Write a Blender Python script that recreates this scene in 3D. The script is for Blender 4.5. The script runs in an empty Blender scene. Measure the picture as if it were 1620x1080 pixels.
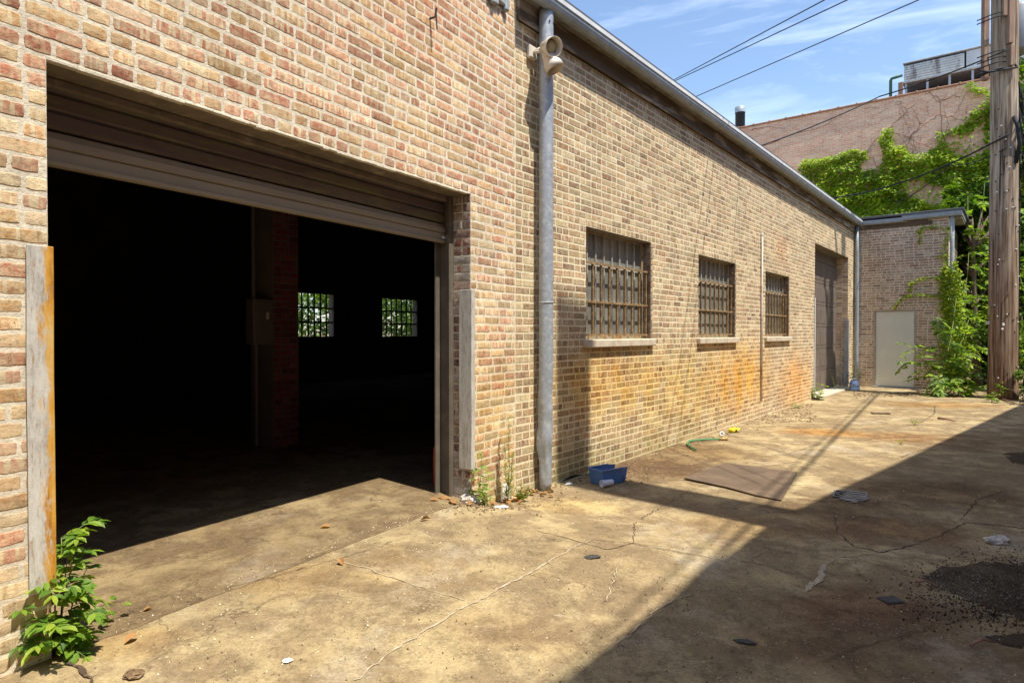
import bpy, math, random
from mathutils import Vector, Matrix, noise as mnoise
random.seed(7)
R = math.radians
D = bpy.data
scene = bpy.context.scene
COL = scene.collection
# ------------------------------------------------------------ camera
FPX, CX, CY, CAMH = 1004.0, 810.0, 540.0, 1.44
PITCH = math.atan(13/FPX)
cam = D.cameras.new('camera'); camo = D.objects.new('camera', cam); COL.objects.link(camo)
camo.location = (0, 0, CAMH); camo.rotation_euler = (R(90)-PITCH, 0, 0)
cam.sensor_width = 36; cam.lens = 36*FPX/1620; cam.clip_start = .05; cam.clip_end = 2000
scene.camera = camo
# ------------------------------------------------------------ light
SUN_H = Vector((.72, -.694)).normalized(); SUN_E = R(65.5)
sd = Vector((SUN_H.x*math.cos(SUN_E), SUN_H.y*math.cos(SUN_E), math.sin(SUN_E)))
sl = D.lights.new('sun', 'SUN'); sl.energy = 4.6; sl.angle = R(.53); sl.color = (1, .94, .83)
so = D.objects.new('sun', sl); COL.objects.link(so); so.rotation_euler = sd.to_track_quat('Z', 'Y').to_euler()
w = D.worlds.new('World'); scene.world = w; w.use_nodes = True
nt = w.node_tree; nt.nodes.clear()
def N(nt, t, **k):
    n = nt.nodes.new(t)
    for a, v in k.items():
        if a.startswith('i_'): n.inputs[a[2:].replace('_', ' ')].default_value = v
        elif a[0] == 'n' and a[1:].isdigit(): n.inputs[int(a[1:])].default_value = v
        else: setattr(n, a, v)
    return n
out = N(nt, 'ShaderNodeOutputWorld'); bg = N(nt, 'ShaderNodeBackground', i_Strength=.15)
sky = N(nt, 'ShaderNodeTexSky', sky_type='NISHITA', sun_disc=False, sun_elevation=SUN_E,
        sun_rotation=math.atan2(SUN_H.x, SUN_H.y), air_density=1.0, dust_density=.35, ozone_density=1.3)
tc = N(nt, 'ShaderNodeTexCoord'); mp = N(nt, 'ShaderNodeMapping'); mp.inputs['Scale'].default_value = (1.3, 1.6, 8.5)
mp.inputs['Rotation'].default_value = (R(4), R(14), R(20))
n1 = N(nt, 'ShaderNodeTexNoise', i_Scale=2.1, i_Detail=9.0, i_Roughness=.62, i_Distortion=.6)
cr = N(nt, 'ShaderNodeValToRGB'); cr.color_ramp.elements[0].position = .47; cr.color_ramp.elements[1].position = .86
cr.color_ramp.elements[1].color = (.6, .6, .6, 1)
mx = N(nt, 'ShaderNodeMixRGB'); mx.inputs[2].default_value = (6.4, 7.3, 8.4, 1)
L = nt.links.new
L(tc.outputs['Generated'], mp.inputs[0]); L(mp.outputs[0], n1.inputs[0]); L(n1.outputs[0], cr.inputs[0])
L(cr.outputs[0], mx.inputs[0]); L(sky.outputs[0], mx.inputs[1]); L(mx.outputs[0], bg.inputs[0]); L(bg.outputs[0], out.inputs[0])
scene.view_settings.view_transform = 'Standard'; scene.view_settings.look = 'None'
scene.view_settings.exposure = 0.72; scene.view_settings.gamma = 1
scene.render.engine = 'CYCLES'
# ------------------------------------------------------------ frames measured off the photograph (turned into metres)
def ray(px, py):
    x = (px-CX)/FPX; y = (CY-py)/FPX
    return (x, math.cos(PITCH)+y*math.sin(PITCH), -math.sin(PITCH)+y*math.cos(PITCH))
def ground(px, py, z=0.0):
    d = ray(px, py); t = (z-CAMH)/d[2]; return Vector((d[0]*t, d[1]*t, z))
def atz(px, py, depth):
    d = ray(px, py); t = depth/d[1]; return Vector((d[0]*t, depth, CAMH+d[2]*t))
class Frame:
    def __init__(s, vx, o, perp=False):
        th = math.atan((vx-CX)/FPX); u = Vector((math.sin(th), math.cos(th))); n = Vector((-math.cos(th), math.sin(th)))
        s.o = Vector(o); s.u, s.n = (u, n) if not perp else (-n, u)
        s.ang = math.atan2(s.u.y, s.u.x)
        s.M = Matrix.Translation((s.o.x, s.o.y, 0)) @ Matrix.Rotation(s.ang, 4, 'Z')
    def on(s, px, py, n=0.0):
        d = ray(px, py); q = s.o+s.n*n
        t = (q.x*s.n.x+q.y*s.n.y)/(d[0]*s.n.x+d[1]*s.n.y)
        return ((d[0]*t-q.x)*s.u.x+(d[1]*t-q.y)*s.u.y, CAMH+d[2]*t)
    def loc(s, v):
        d = Vector((v.x, v.y))-s.o; return Vector((d.dot(s.u), d.dot(s.n), v.z if len(v) > 2 else 0))
    def wor(s, a, n, z=0.0):
        p = s.o+s.u*a+s.n*n; return Vector((p.x, p.y, z))
zb = FPX/179.0
NEAR = Frame(1425, ((815-CX)/FPX*zb, zb)); FAR = Frame(1606, ((815-CX)/FPX*zb, zb))
sC = FAR.on(1350, 600)[0]
WING = Frame(1606, FAR.wor(sC, 0)[:2], True)
IVY = Frame(1606, ((1440-CX)/FPX*22, 22), True)
def smooth(a, b, x):
    t = max(0, min(1, (x-a)/(b-a))); return t*t*(3-2*t)
def gz(x, y):
    "height of the ground: an apron rises towards the garage door"
    q = NEAR.loc(Vector((x, y, 0)))
    g = .14*(1-smooth(-1.0, -.1, q.x))
    if q.y < 0: g *= 1-smooth(0, 2.6, -q.y)
    g += .012*mnoise.noise(Vector((x*.5, y*.5, 3)))*smooth(0, .5, abs(q.y))
    return g
def gp(px, py, dz=0.0):
    "point on the real ground surface under a pixel"
    z = 0
    for _ in range(8):
        p = ground(px, py, z); z = gz(p.x, p.y)
    return Vector((p.x, p.y, z+dz))
# ------------------------------------------------------------ mesh builder
class MB:
    def __init__(s): s.v = []; s.f = []; s.m = []; s.c = []
    def add(s, vs, fs, m=0, c=None):
        b = len(s.v); s.v += [tuple(v) for v in vs]
        for f in fs: s.f.append([b+i for i in f]); s.m.append(m)
        s.c += [c or (.5, .5, .5, 1)]*len(vs)
    def box(s, x0, x1, y0, y1, z0, z1, m=0, M=None, c=None):
        vs = [Vector((x, y, z)) for z in (z0, z1) for y in (y0, y1) for x in (x0, x1)]
        if M: vs = [M @ v for v in vs]
        s.add(vs, [(0, 2, 3, 1), (4, 5, 7, 6), (0, 1, 5, 4), (2, 6, 7, 3), (0, 4, 6, 2), (1, 3, 7, 5)], m, c)
    def bev(s, x0, x1, y0, y1, z0, z1, b=.01, m=0, M=None, c=None):
        "box with chamfered vertical and horizontal edges"
        cx_, cy_, cz_ = (x0+x1)/2, (y0+y1)/2, (z0+z1)/2
        hx, hy, hz = (x1-x0)/2, (y1-y0)/2, (z1-z0)/2; b = min(b, hx*.9, hy*.9, hz*.9)
        vs = []; idx = {}
        for sx in (-1, 1):
            for sy in (-1, 1):
                for sz in (-1, 1):
                    for k in range(3):
                        d = [hx, hy, hz]
                        for j in range(3):
                            if j != k: d[j] -= b
                        idx[(sx, sy, sz, k)] = len(vs); vs.append(Vector((cx_+sx*d[0], cy_+sy*d[1], cz_+sz*d[2])))
        fs = []
        for k in range(3):
            a, e = [(1, 2), (0, 2), (0, 1)][k]
            for sg in (-1, 1):
                q = []
                for sa, se in ((-1, -1), (1, -1), (1, 1), (-1, 1)):
                    t = [0, 0, 0]; t[k] = sg; t[a] = sa; t[e] = se; q.append(idx[(*t, k)])
                fs.append(q)
        for k in range(3):      # edges along axis k
            a, e = [(1, 2), (0, 2), (0, 1)][k]
            for sa in (-1, 1):
                for se in (-1, 1):
                    t0 = [0, 0, 0]; t0[k] = -1; t0[a] = sa; t0[e] = se
                    t1 = list(t0); t1[k] = 1
                    fs.append([idx[(*t0, a)], idx[(*t0, e)], idx[(*t1, e)], idx[(*t1, a)]])
        for sx in (-1, 1):
            for sy in (-1, 1):
                for sz in (-1, 1): fs.append([idx[(sx, sy, sz, k)] for k in range(3)])
        if M: vs = [M @ v for v in vs]
        s.add(vs, fs, m, c)
    def tube(s, pts, r, seg=10, m=0, cap=True, c=None, rfun=None):
        pts = [Vector(p) for p in pts]; n = len(pts); b = len(s.v); up = None
        for i, p in enumerate(pts):
            t = (pts[min(i+1, n-1)]-pts[max(i-1, 0)])
            if t.length < 1e-9: t = Vector((0, 0, 1))
            t.normalize()
            if up is None: up = t.orthogonal()
            a = (up-t*up.dot(t)).normalized(); up = a; e = t.cross(a)
            rr = r[i] if isinstance(r, (list, tuple)) else r
            for k in range(seg):
                q = 2*math.pi*k/seg; r2 = rr*(rfun(i, k) if rfun else 1)
                s.v.append(tuple(p+a*math.cos(q)*r2+e*math.sin(q)*r2)); s.c.append(c or (.5, .5, .5, 1))
        for i in range(n-1):
            for k in range(seg):
                k2 = (k+1) % seg
                s.f.append([b+i*seg+k, b+i*seg+k2, b+(i+1)*seg+k2, b+(i+1)*seg+k]); s.m.append(m)
        if cap:
            s.f.append([b+k for k in range(seg)][::-1]); s.m.append(m)
            s.f.append([b+(n-1)*seg+k for k in range(seg)]); s.m.append(m)
    def lathe(s, prof, o=(0, 0, 0), seg=20, m=0, M=None, c=None):
        b = len(s.v); o = Vector(o)
        for (r, z) in prof:
            for k in range(seg):
                q = 2*math.pi*k/seg; v = Vector((r*math.cos(q), r*math.sin(q), z))
                if M: v = M @ v
                s.v.append(tuple(v+o)); s.c.append(c or (.5, .5, .5, 1))
        for i in range(len(prof)-1):
            for k in range(seg):
                k2 = (k+1) % seg; s.f.append([b+i*seg+k, b+i*seg+k2, b+(i+1)*seg+k2, b+(i+1)*seg+k]); s.m.append(m)
    def prism(s, prof, x0, x1, m=0, c=None):
        "closed profile of (y,z) swept along x"
        n = len(prof); vs = [(x0, y, z) for y, z in prof]+[(x1, y, z) for y, z in prof]
        fs = [[i, (i+1) % n, n+(i+1) % n, n+i] for i in range(n)]+[list(range(n))[::-1], list(range(n, 2*n))]
        s.add(vs, fs, m, c)
    def sheet(s, pts, z0, z1, m=0, c=None):
        n = len(pts); vs = [(p[0], p[1], z0) for p in pts]+[(p[0], p[1], z1) for p in pts]
        fs = [[i, (i+1) % n, n+(i+1) % n, n+i] for i in range(n)]+[list(range(n))[::-1], list(range(n, 2*n))]
        s.add(vs, fs, m, c)
    def build(s, name, mats, parent=None, smooth_=False, M=None):
        me = D.meshes.new(name); me.from_pydata(s.v, [], s.f)
        if not isinstance(mats, (list, tuple)): mats = [mats]
        for m in mats: me.materials.append(m)
        me.polygons.foreach_set('material_index', s.m)
        if smooth_: me.polygons.foreach_set('use_smooth', [True]*len(s.f))
        at = me.color_attributes.new('bc', 'FLOAT_COLOR', 'POINT')
        at.data.foreach_set('color', [x for c in s.c for x in c])
        me.update()
        o = D.objects.new(name, me); COL.objects.link(o)
        if parent: o.parent = parent
        if M: o.matrix_world = M
        return o
def fix(o, bevel=None, auto=False):
    import bmesh
    bm = bmesh.new(); bm.from_mesh(o.data); bmesh.ops.recalc_face_normals(bm, faces=bm.faces); bm.to_mesh(o.data); bm.free()
    if bevel:
        b = o.modifiers.new('bevel', 'BEVEL'); b.width = bevel; b.segments = 2; b.limit_method = 'ANGLE'
    return o
def tag(o, label=None, cat=None, group=None, kind=None):
    if label: o['label'] = label
    if cat: o['category'] = cat
    if group: o['group'] = group
    if kind: o['kind'] = kind
    return o
def thing(name, label, cat, M=None, loc=None, group=None):
    o = D.objects.new(name, None); COL.objects.link(o); o.empty_display_size = .2
    if M: o.matrix_world = M
    if loc is not None: o.location = loc
    return tag(o, label, cat, group)
# ------------------------------------------------------------ materials
def newmat(name, rough=.8, metal=0.0, spec=.3):
    m = D.materials.new(name); m.use_nodes = True; t = m.node_tree; t.nodes.clear()
    o = N(t, 'ShaderNodeOutputMaterial'); b = N(t, 'ShaderNodeBsdfPrincipled', i_Roughness=rough, i_Metallic=metal)
    b.inputs['Specular IOR Level'].default_value = spec
    t.links.new(b.outputs[0], o.inputs[0]); return m, t, b
def noise(t, co, scale, detail=4, rough=.6, dist=0.0):
    n = N(t, 'ShaderNodeTexNoise', i_Scale=scale, i_Detail=detail, i_Roughness=rough, i_Distortion=dist)
    t.links.new(co, n.inputs['Vector']); return n.outputs['Fac']
def ramp(t, fac, stops, const=False):
    r = N(t, 'ShaderNodeValToRGB'); e = r.color_ramp.elements
    if const: r.color_ramp.interpolation = 'CONSTANT'
    while len(e) < len(stops): e.new(.5)
    for k, (p, c) in enumerate(stops):
        e[k].position = p; e[k].color = (c, c, c, 1) if isinstance(c, (int, float)) else (*c, 1)
    t.links.new(fac, r.inputs[0]); return r.outputs[0]
def mix(t, fac, a, b, mode='MIX'):
    m = N(t, 'ShaderNodeMixRGB', blend_type=mode)
    for i, x in ((0, fac), (1, a), (2, b)):
        if isinstance(x, (int, float)): m.inputs[i].default_value = x if i == 0 else (x, x, x, 1)
        elif isinstance(x, tuple): m.inputs[i].default_value = (*x, 1)
        else: t.links.new(x, m.inputs[i])
    return m.outputs[0]
def mth(t, op, a, b=0.0, clamp=False):
    m = N(t, 'ShaderNodeMath', operation=op, use_clamp=clamp)
    for i, x in ((0, a), (1, b)):
        if isinstance(x, (int, float)): m.inputs[i].default_value = x
        else: t.links.new(x, m.inputs[i])
    return m.outputs[0]
def mapped(t, co, scale=(1, 1, 1), loc=(0, 0, 0), rot=(0, 0, 0)):
    m = N(t, 'ShaderNodeMapping'); m.inputs['Scale'].default_value = scale
    m.inputs['Location'].default_value = loc; m.inputs['Rotation'].default_value = rot
    t.links.new(co, m.inputs[0]); return m.outputs[0]
def bump(t, b, h, s=.5, d=.01):
    n = N(t, 'ShaderNodeBump', i_Strength=s, i_Distance=d); t.links.new(h, n.inputs['Height'])
    t.links.new(n.outputs[0], b.inputs['Normal'])
def objco(t): return N(t, 'ShaderNodeTexCoord').outputs['Object']
def blob(t, co, c, r, rot=0.0, soft=(0.6, 1.05)):
    "1 inside an ellipse of radii r about c, fading to 0"
    v = mapped(t, co, (1/r[0], 1/r[1], 1/r[2] if len(r) > 2 else 0.0001))
    s = N(t, 'ShaderNodeVectorMath', operation='SUBTRACT'); t.links.new(v, s.inputs[0])
    s.inputs[1].default_value = (c[0]/r[0], c[1]/r[1], c[2]/r[2] if len(r) > 2 else 0)
    l = N(t, 'ShaderNodeVectorMath', operation='LENGTH'); t.links.new(s.outputs[0], l.inputs[0])
    mr = N(t, 'ShaderNodeMapRange', interpolation_type='SMOOTHSTEP', n1=soft[0], n2=soft[1], n3=1.0, n4=0.0)
    t.links.new(l.outputs['Value'], mr.inputs[0]); return mr.outputs[0]
def simple(name, col, rough=.7, metal=0.0, var=.18, scale=9, bmp=.15, col2=None, thr=(.5, .7), spec=.3, bscale=60, detail=5, stretch=(1, 1, 1)):
    "one colour broken up by noise, with an optional second colour (rust, dirt, peeling)"
    m, t, b = newmat(name, rough, metal, spec); co = mapped(t, objco(t), stretch)
    n = noise(t, co, scale, detail)
    c = mix(t, 1.0, col, ramp(t, n, [(.25, 1-var), (.75, 1+var)]), 'MULTIPLY')
    if col2:
        n2 = noise(t, mapped(t, co, (1, 1, 1), (7.3, 2.1, 4.4)), scale*.7, 8, .7)
        c = mix(t, ramp(t, n2, [(thr[0], 0.0), (thr[1], 1.0)]), c, col2)
    t.links.new(c, b.inputs['Base Color'])
    if bmp: bump(t, b, noise(t, co, bscale, 4), bmp, .004)
    return m
def brickmat(name, palette, cream, camt=.46, stains=(), streak=.5, dirt=0.0):
    m, t, b = newmat(name, .92, 0, .12); co = objco(t)
    at = N(t, 'ShaderNodeAttribute', attribute_name='bc'); sep = N(t, 'ShaderNodeSeparateColor'); t.links.new(at.outputs['Color'], sep.inputs[0])
    r, g, bl = sep.outputs
    n = len(palette); c = ramp(t, r, [(i/n, p) for i, p in enumerate(palette)], True)
    off = N(t, 'ShaderNodeCombineXYZ'); t.links.new(mth(t, 'MULTIPLY', bl, 40.0), off.inputs[0]); t.links.new(mth(t, 'MULTIPLY', g, 31.0), off.inputs[2])
    ad = N(t, 'ShaderNodeVectorMath', operation='ADD'); t.links.new(co, ad.inputs[0]); t.links.new(off.outputs[0], ad.inputs[1]); pc = ad.outputs[0]
    patch = ramp(t, noise(t, pc, 17, 8, .75, .5), [(.46, 0.0), (.54, 1.0)])
    c = mix(t, mth(t, 'MULTIPLY', patch, camt), c, cream)
    st = ramp(t, noise(t, mapped(t, pc, (1, 1, .09)), 42, 2, .5), [(.50, 0.0), (.55, 1.0)])
    hs = ramp(t, bl, [(.0, .25), (.40, .25), (.55, 1.0)])
    c = mix(t, mth(t, 'MULTIPLY', mth(t, 'MULTIPLY', st, hs), streak), c, cream)
    sd2 = ramp(t, noise(t, mapped(t, pc, (1, 1, .16), (3.3, 0, 1.7)), 30, 4, .6), [(.30, .66), (.42, 1.05)])
    c = mix(t, 1.0, c, sd2, 'MULTIPLY')
    dk = ramp(t, noise(t, pc, 22, 5, .7), [(.28, .62), (.5, 1.0), (.8, 1.14)])
    c = mix(t, 1.0, c, dk, 'MULTIPLY')
    pit = ramp(t, noise(t, pc, 105, 3, .6), [(.29, .40), (.37, 1.0)])
    c = mix(t, 1.0, c, pit, 'MULTIPLY')
    c = mix(t, 1.0, c, ramp(t, g, [(0, .74), (1, 1.2)]), 'MULTIPLY')
    c = apply_stains(t, c, co, stains, dirt)
    t.links.new(c, b.inputs['Base Color'])
    h = mth(t, 'ADD', mth(t, 'MULTIPLY', noise(t, pc, 55, 6, .7), 1.0), mth(t, 'MULTIPLY', pit, .35))
    bump(t, b, h, .75, .006)
    return m
def apply_stains(t, c, co, stains, dirt):
    if stains:
        wob = noise(t, mapped(t, co, (1, 1, .55)), 3.2, 6, .7)
        for (cen, rad, col, amt) in stains:
            k = mth(t, 'MULTIPLY', blob(t, co, cen, rad, soft=(.05, 1.1)), ramp(t, wob, [(.33, .25), (.6, 1.0)]))
            c = mix(t, mth(t, 'MULTIPLY', k, amt), c, mix(t, 1.0, c, col, 'MULTIPLY'))
    if dirt:
        d = ramp(t, noise(t, co, 1.3, 8, .68), [(.35, 1-dirt), (.62, 1.05)])
        c = mix(t, 1.0, c, d, 'MULTIPLY')
    return c
def mortarmat(name, col, stains=(), dirt=.25):
    m, t, b = newmat(name, .95, 0, .1); co = objco(t)
    c = mix(t, 1.0, col, ramp(t, noise(t, co, 30, 6, .7), [(.3, .72), (.7, 1.12)]), 'MULTIPLY')
    c = apply_stains(t, c, co, stains, dirt)
    t.links.new(c, b.inputs['Base Color']); bump(t, b, noise(t, co, 45, 7, .75), .9, .008)
    return m
st_far = [((1.5, 0, .95), (1.6, 9, .5), (1.12, .84, .32), .8), ((3.7, 0, .72), (3.8, 9, .8), (1.08, .90, .42), .85),
          ((6.1, 0, .70), (2.0, 9, .8), (1.22, .82, .24), .95), ((9.2, 0, .45), (1.7, 9, .85), (1.25, .76, .28), .9),
          ((.9, 0, .0), (1.1, 9, .55), (.55, .62, .45), .85), ((2.8, 0, -.05), (2.8, 9, .42), (.62, .66, .46), .8),
          ((5, 0, 4.2), (10, 9, .45), (.80, .80, .84), .7), ((8.1, 0, 3.0), (.7, 9, .5), (1.12, .80, .6), .6)]
st_near = [((-.5, 0, .8), (1.0, 9, 1.0), (1.0, .86, .55), .7), ((-4.1, 0, .5), (.5, 9, .9), (1.05, .85, .62), .7),
           ((-1.4, 0, 3.9), (1.3, 9, .8), (.95, .72, .62), .6), ((-.3, 0, .1), (.5, 9, .35), (.75, .8, .5), .7)]
M_BRN = brickmat('near_brick', [(.45, .19, .115), (.53, .27, .165), (.50, .225, .135), (.57, .32, .21), (.54, .26, .17), (.55, .33, .17), (.57, .38, .21), (.52, .31, .14), (.60, .46, .29), (.58, .42, .24)],
                 (.70, .58, .37), stains=st_near, dirt=.16, streak=.8)
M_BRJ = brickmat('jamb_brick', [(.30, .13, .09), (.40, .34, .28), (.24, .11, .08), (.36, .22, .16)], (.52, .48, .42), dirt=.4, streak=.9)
M_BRF = brickmat('far_brick', [(.40, .25, .135), (.44, .30, .155), (.34, .195, .11), (.46, .345, .19), (.40, .235, .12), (.47, .37, .215), (.36, .25, .13), (.42, .275, .15), (.28, .16, .095)],
                 (.62, .52, .36), camt=.42, stains=st_far, streak=.6, dirt=.14)
M_BRW = brickmat('annex_brick', [(.47, .30, .20), (.55, .40, .27), (.40, .24, .165), (.58, .46, .33), (.50, .34, .235)], (.52, .43, .34),
                 stains=[((1.8, 0, .1), (1.4, 9, .9), (.7, .72, .6), .7)], dirt=.25)
M_BRD = brickmat('dark_reveal_brick', [(.13, .085, .06), (.17, .115, .08), (.10, .065, .05)], (.25, .2, .15), camt=.3)  # brick and mortar of the window reveals, darker than the wall
M_MOD = mortarmat('dark_reveal_mortar', (.24, .20, .15))
M_MON = mortarmat('near_mortar', (.82, .735, .58), st_near, .15)
M_MOF = mortarmat('far_mortar', (.84, .74, .52), st_far, .15)
M_MOW = mortarmat('annex_mortar', (.86, .76, .62), dirt=.15)
def texbrick(name, c1, c2, mo, cw=.213, ch=.068):
    m, t, b = newmat(name, .93, 0, .1); co = objco(t)
    v = mapped(t, co, (1, 1, 1), rot=(R(-90), 0, 0))
    br = N(t, 'ShaderNodeTexBrick', i_Scale=1.0); br.inputs['Brick Width'].default_value = cw; br.inputs['Row Height'].default_value = ch
    br.inputs['Mortar Size'].default_value = .007; br.inputs['Bias'].default_value = -.1; br.inputs['Mortar Smooth'].default_value = .2
    br.inputs['Color1'].default_value = (*c1, 1); br.inputs['Color2'].default_value = (*c2, 1); br.inputs['Mortar'].default_value = (*mo, 1)
    t.links.new(v, br.inputs['Vector'])
    c = mix(t, 1.0, br.outputs['Color'], ramp(t, noise(t, mapped(t, co, (1, 1, 2.2)), .9, 8, .7), [(.3, .84), (.62, 1.14)]), 'MULTIPLY')
    c = mix(t, 1.0, c, ramp(t, noise(t, co, 14, 5, .7), [(.3, .78), (.7, 1.15)]), 'MULTIPLY')
    t.links.new(c, b.inputs['Base Color']); bump(t, b, mth(t, 'SUBTRACT', 1.0, br.outputs['Fac']), .5, .006)
    return m
M_BRI = texbrick('ivied_brick', (.72, .38, .25), (.80, .54, .38), (.84, .68, .52))
M_BRR = texbrick('neighbour_brick', (.34, .22, .15), (.4, .28, .2), (.42, .38, .32))
M_GALV = simple('galvanised_steel', (.36, .40, .45), .5, .35, .18, 26, .2, (.50, .53, .56), (.5, .62), bscale=40)
M_GALVD = simple('dirty_galvanised', (.32, .36, .41), .6, .2, .25, 14, .3, (.46, .46, .40), (.45, .6))
M_GUT = simple('grey_gutter', (.30, .34, .38), .55, .15, .2, 8, .1, (.42, .42, .40), (.55, .7))
M_WHITE = simple('white_drip_edge', (.66, .69, .71), .5, 0, .14, 6, .1, (.34, .33, .30), (.58, .72))
M_ROOF = simple('roof_membrane', (.09, .09, .10), .8, 0, .2, 3, .3)
M_SOFF = simple('soffit_boards', (.26, .24, .19), .8, 0, .25, 5, .3, (.15, .11, .08), (.5, .65))
M_WOODD = simple('weathered_trim', (.13, .095, .065), .9, 0, .35, 12, .6, (.38, .33, .27), (.5, .6), stretch=(.15, 1, 1))
M_STEEL = simple('painted_steel_guard', (.56, .54, .49), .6, .1, .16, 9, .3, (.46, .21, .03), (.55, .66), stretch=(2, 2, .45))
M_STEELR = simple('grey_steel_guard', (.34, .34, .34), .6, .2, .2, 8, .3, (.27, .16, .08), (.6, .7), stretch=(2, 2, .5))
M_FRAME = simple('door_track_steel', (.17, .145, .115), .6, .3, .25, 7, .2, (.24, .2, .16), (.55, .65))
M_CURT = simple('shutter_slats', (.33, .28, .21), .55, .1, .12, 4, .1, (.22, .17, .12), (.6, .75), stretch=(.5, 1, 3))
M_LINT = simple('lintel_steel', (.20, .16, .125), .85, 0, .3, 10, .5, (.34, .29, .22), (.55, .65))
M_RUST = simple('rusty_bars', (.22, .135, .06), .85, .1, .35, 18, .4, (.36, .25, .13), (.5, .6))
M_FRM = simple('window_frame', (.30, .25, .18), .7, .1, .3, 14, .3, (.30, .17, .07), (.5, .6))
M_MUNT = simple('grey_muntins', (.40, .38, .33), .7, .1, .25, 18, .2, (.34, .2, .09), (.55, .65))
M_SILL = simple('limestone_sill', (.55, .47, .36), .9, 0, .15, 12, .5, (.40, .33, .24), (.5, .65))
def glassmat():
    m, t, b = newmat('dirty_wired_glass', .35, 0, .5); co = objco(t)
    n = noise(t, mapped(t, co, (1, 1, .35)), 5, 6, .7)
    t.links.new(ramp(t, n, [(.3, (.10, .105, .095)), (.5, (.19, .19, .165)), (.72, (.30, .285, .225))]), b.inputs['Base Color'])
    return m
M_GLASS = glassmat()
M_CLEAR, t_, b_ = newmat('thin_dirty_pane', .1, 0, .4); b_.inputs['Base Color'].default_value = (.7, .75, .6, 1); b_.inputs['Alpha'].default_value = .25
M_PANEL = simple('brown_sectional_door', (.145, .115, .095), .6, 0, .18, 6, .2, (.19, .16, .13), (.5, .7), stretch=(1, 1, .4))
M_ADOOR = simple('pale_steel_door', (.74, .74, .65), .5, 0, .07, 3, .05, (.40, .34, .24), (.66, .82))
M_AFRM = simple('door_frame_paint', (.42, .37, .30), .6, 0, .2, 8, .1, (.25, .17, .1), (.55, .7))
M_BLACK = simple('black_interior', (.018, .016, .016), .95, 0, .3, 3, .1)
M_INT = simple('dark_painted_room', (.22, .18, .17), .95, 0, .3, 2, .1)
M_PIL = brickmat('pillar_brick', [(.30, .05, .09), (.25, .04, .07), (.34, .08, .10)], (.34, .18, .16), dirt=.3)
M_EPAN = simple('grey_panel_box', (.24, .20, .21), .6, .2, .1, 6, .1)
M_REDP = simple('faded_red_paint', (.45, .07, .03), .6, 0, .2, 8, .1)
M_CAST = simple('cast_lamp_shell', (.62, .56, .48), .55, .1, .1, 10, .1, (.45, .36, .26), (.55, .7))
M_BULB = simple('floodlamp_glass', (.50, .42, .24), .15, 0, .1, 5, 0, spec=.6)
def polemat():
    m, t, b = newmat('weathered_pole_wood', .93, 0, .1); co = objco(t)
    g = noise(t, mapped(t, co, (1, 1, .045)), 20, 7, .65, .3)
    c = ramp(t, g, [(.3, (.085, .055, .04)), (.45, (.24, .175, .125)), (.55, (.36, .29, .22)), (.72, (.47, .41, .34))])
    sp = N(t, 'ShaderNodeSeparateXYZ'); t.links.new(co, sp.inputs[0])
    mr = N(t, 'ShaderNodeMapRange', n1=.0, n2=4.2, n3=1.0, n4=0.0); t.links.new(sp.outputs[2], mr.inputs[0])
    k = mth(t, 'MULTIPLY', mr.outputs[0], ramp(t, noise(t, mapped(t, co, (1, 1, .25)), 3.5, 6, .7), [(.3, .45), (.6, 1.0)]))
    c = mix(t, mth(t, 'MULTIPLY', k, .75), c, mix(t, 1.0, c, (.55, .32, .22), 'MULTIPLY'))
    cr_ = ramp(t, noise(t, mapped(t, co, (1, 1, .02)), 34, 3, .5), [(.36, .25), (.41, 1.0)])
    c = mix(t, 1.0, c, cr_, 'MULTIPLY')
    t.links.new(c, b.inputs['Base Color']); bump(t, b, mth(t, 'ADD', g, mth(t, 'MULTIPLY', cr_, .5)), .8, .012)
    return m
M_POLE = polemat()
M_BOARD = simple('brown_conduit_board', (.24, .15, .11), .85, 0, .25, 10, .3, (.30, .26, .15), (.55, .65), stretch=(2, 2, .3))
M_WIRE = simple('black_cable', (.018, .018, .02), .7, 0, .2, 9, 0)
M_XFMR = simple('grey_transformer', (.22, .24, .27), .5, .2, .1, 6, .1)
M_HVAC = simple('galvanised_cooler_casing', (.56, .60, .62), .5, .15, .16, 1.6, .1, (.26, .25, .26), (.54, .62), stretch=(2.5, 1, .6))
M_FLUE = simple('black_flue', (.03, .032, .04), .5, .2, .2, 6, .1)
M_GREENP = simple('green_pipe', (.05, .12, .08), .6, 0, .2, 6, .1)
M_CLAY = simple('clay_coping', (.36, .19, .12), .8, 0, .25, 4, .3)
M_BLUE = simple('faded_blue_plastic', (.075, .17, .42), .5, 0, .14, 8, .08, (.14, .21, .38), (.55, .7))
M_CUP = simple('pale_plastic_cup', (.58, .62, .72), .4, 0, .08, 8, .05)
M_HOSE = simple('green_hose', (.06, .22, .09), .5, 0, .15, 8, .05)
M_HOSET = simple('hose_brass_end', (.45, .30, .12), .5, .3, .15, 8, .05)
M_YEL = simple('yellow_plastic', (.72, .62, .03), .5, 0, .1, 8, .05)
M_PAPER = simple('white_paper', (.72, .72, .70), .8, 0, .08, 12, .2)
M_BAG = simple('dirty_white_bag', (.60, .56, .50), .7, 0, .2, 10, .4, (.30, .24, .17), (.5, .62))
M_JUG = simple('blue_water_jug', (.16, .25, .48), .25, 0, .15, 8, .05, (.45, .55, .70), (.5, .6), spec=.5)
M_PLATE = simple('rusty_plate', (.13, .09, .06), .85, .1, .2, 5, .5, (.20, .14, .09), (.48, .66), bscale=25)
M_IRON = simple('dark_iron', (.07, .065, .06), .7, .3, .3, 12, .4)
M_DIRTY = simple('concrete_inlay', (.25, .23, .20), .9, 0, .3, 12, .5)
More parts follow.
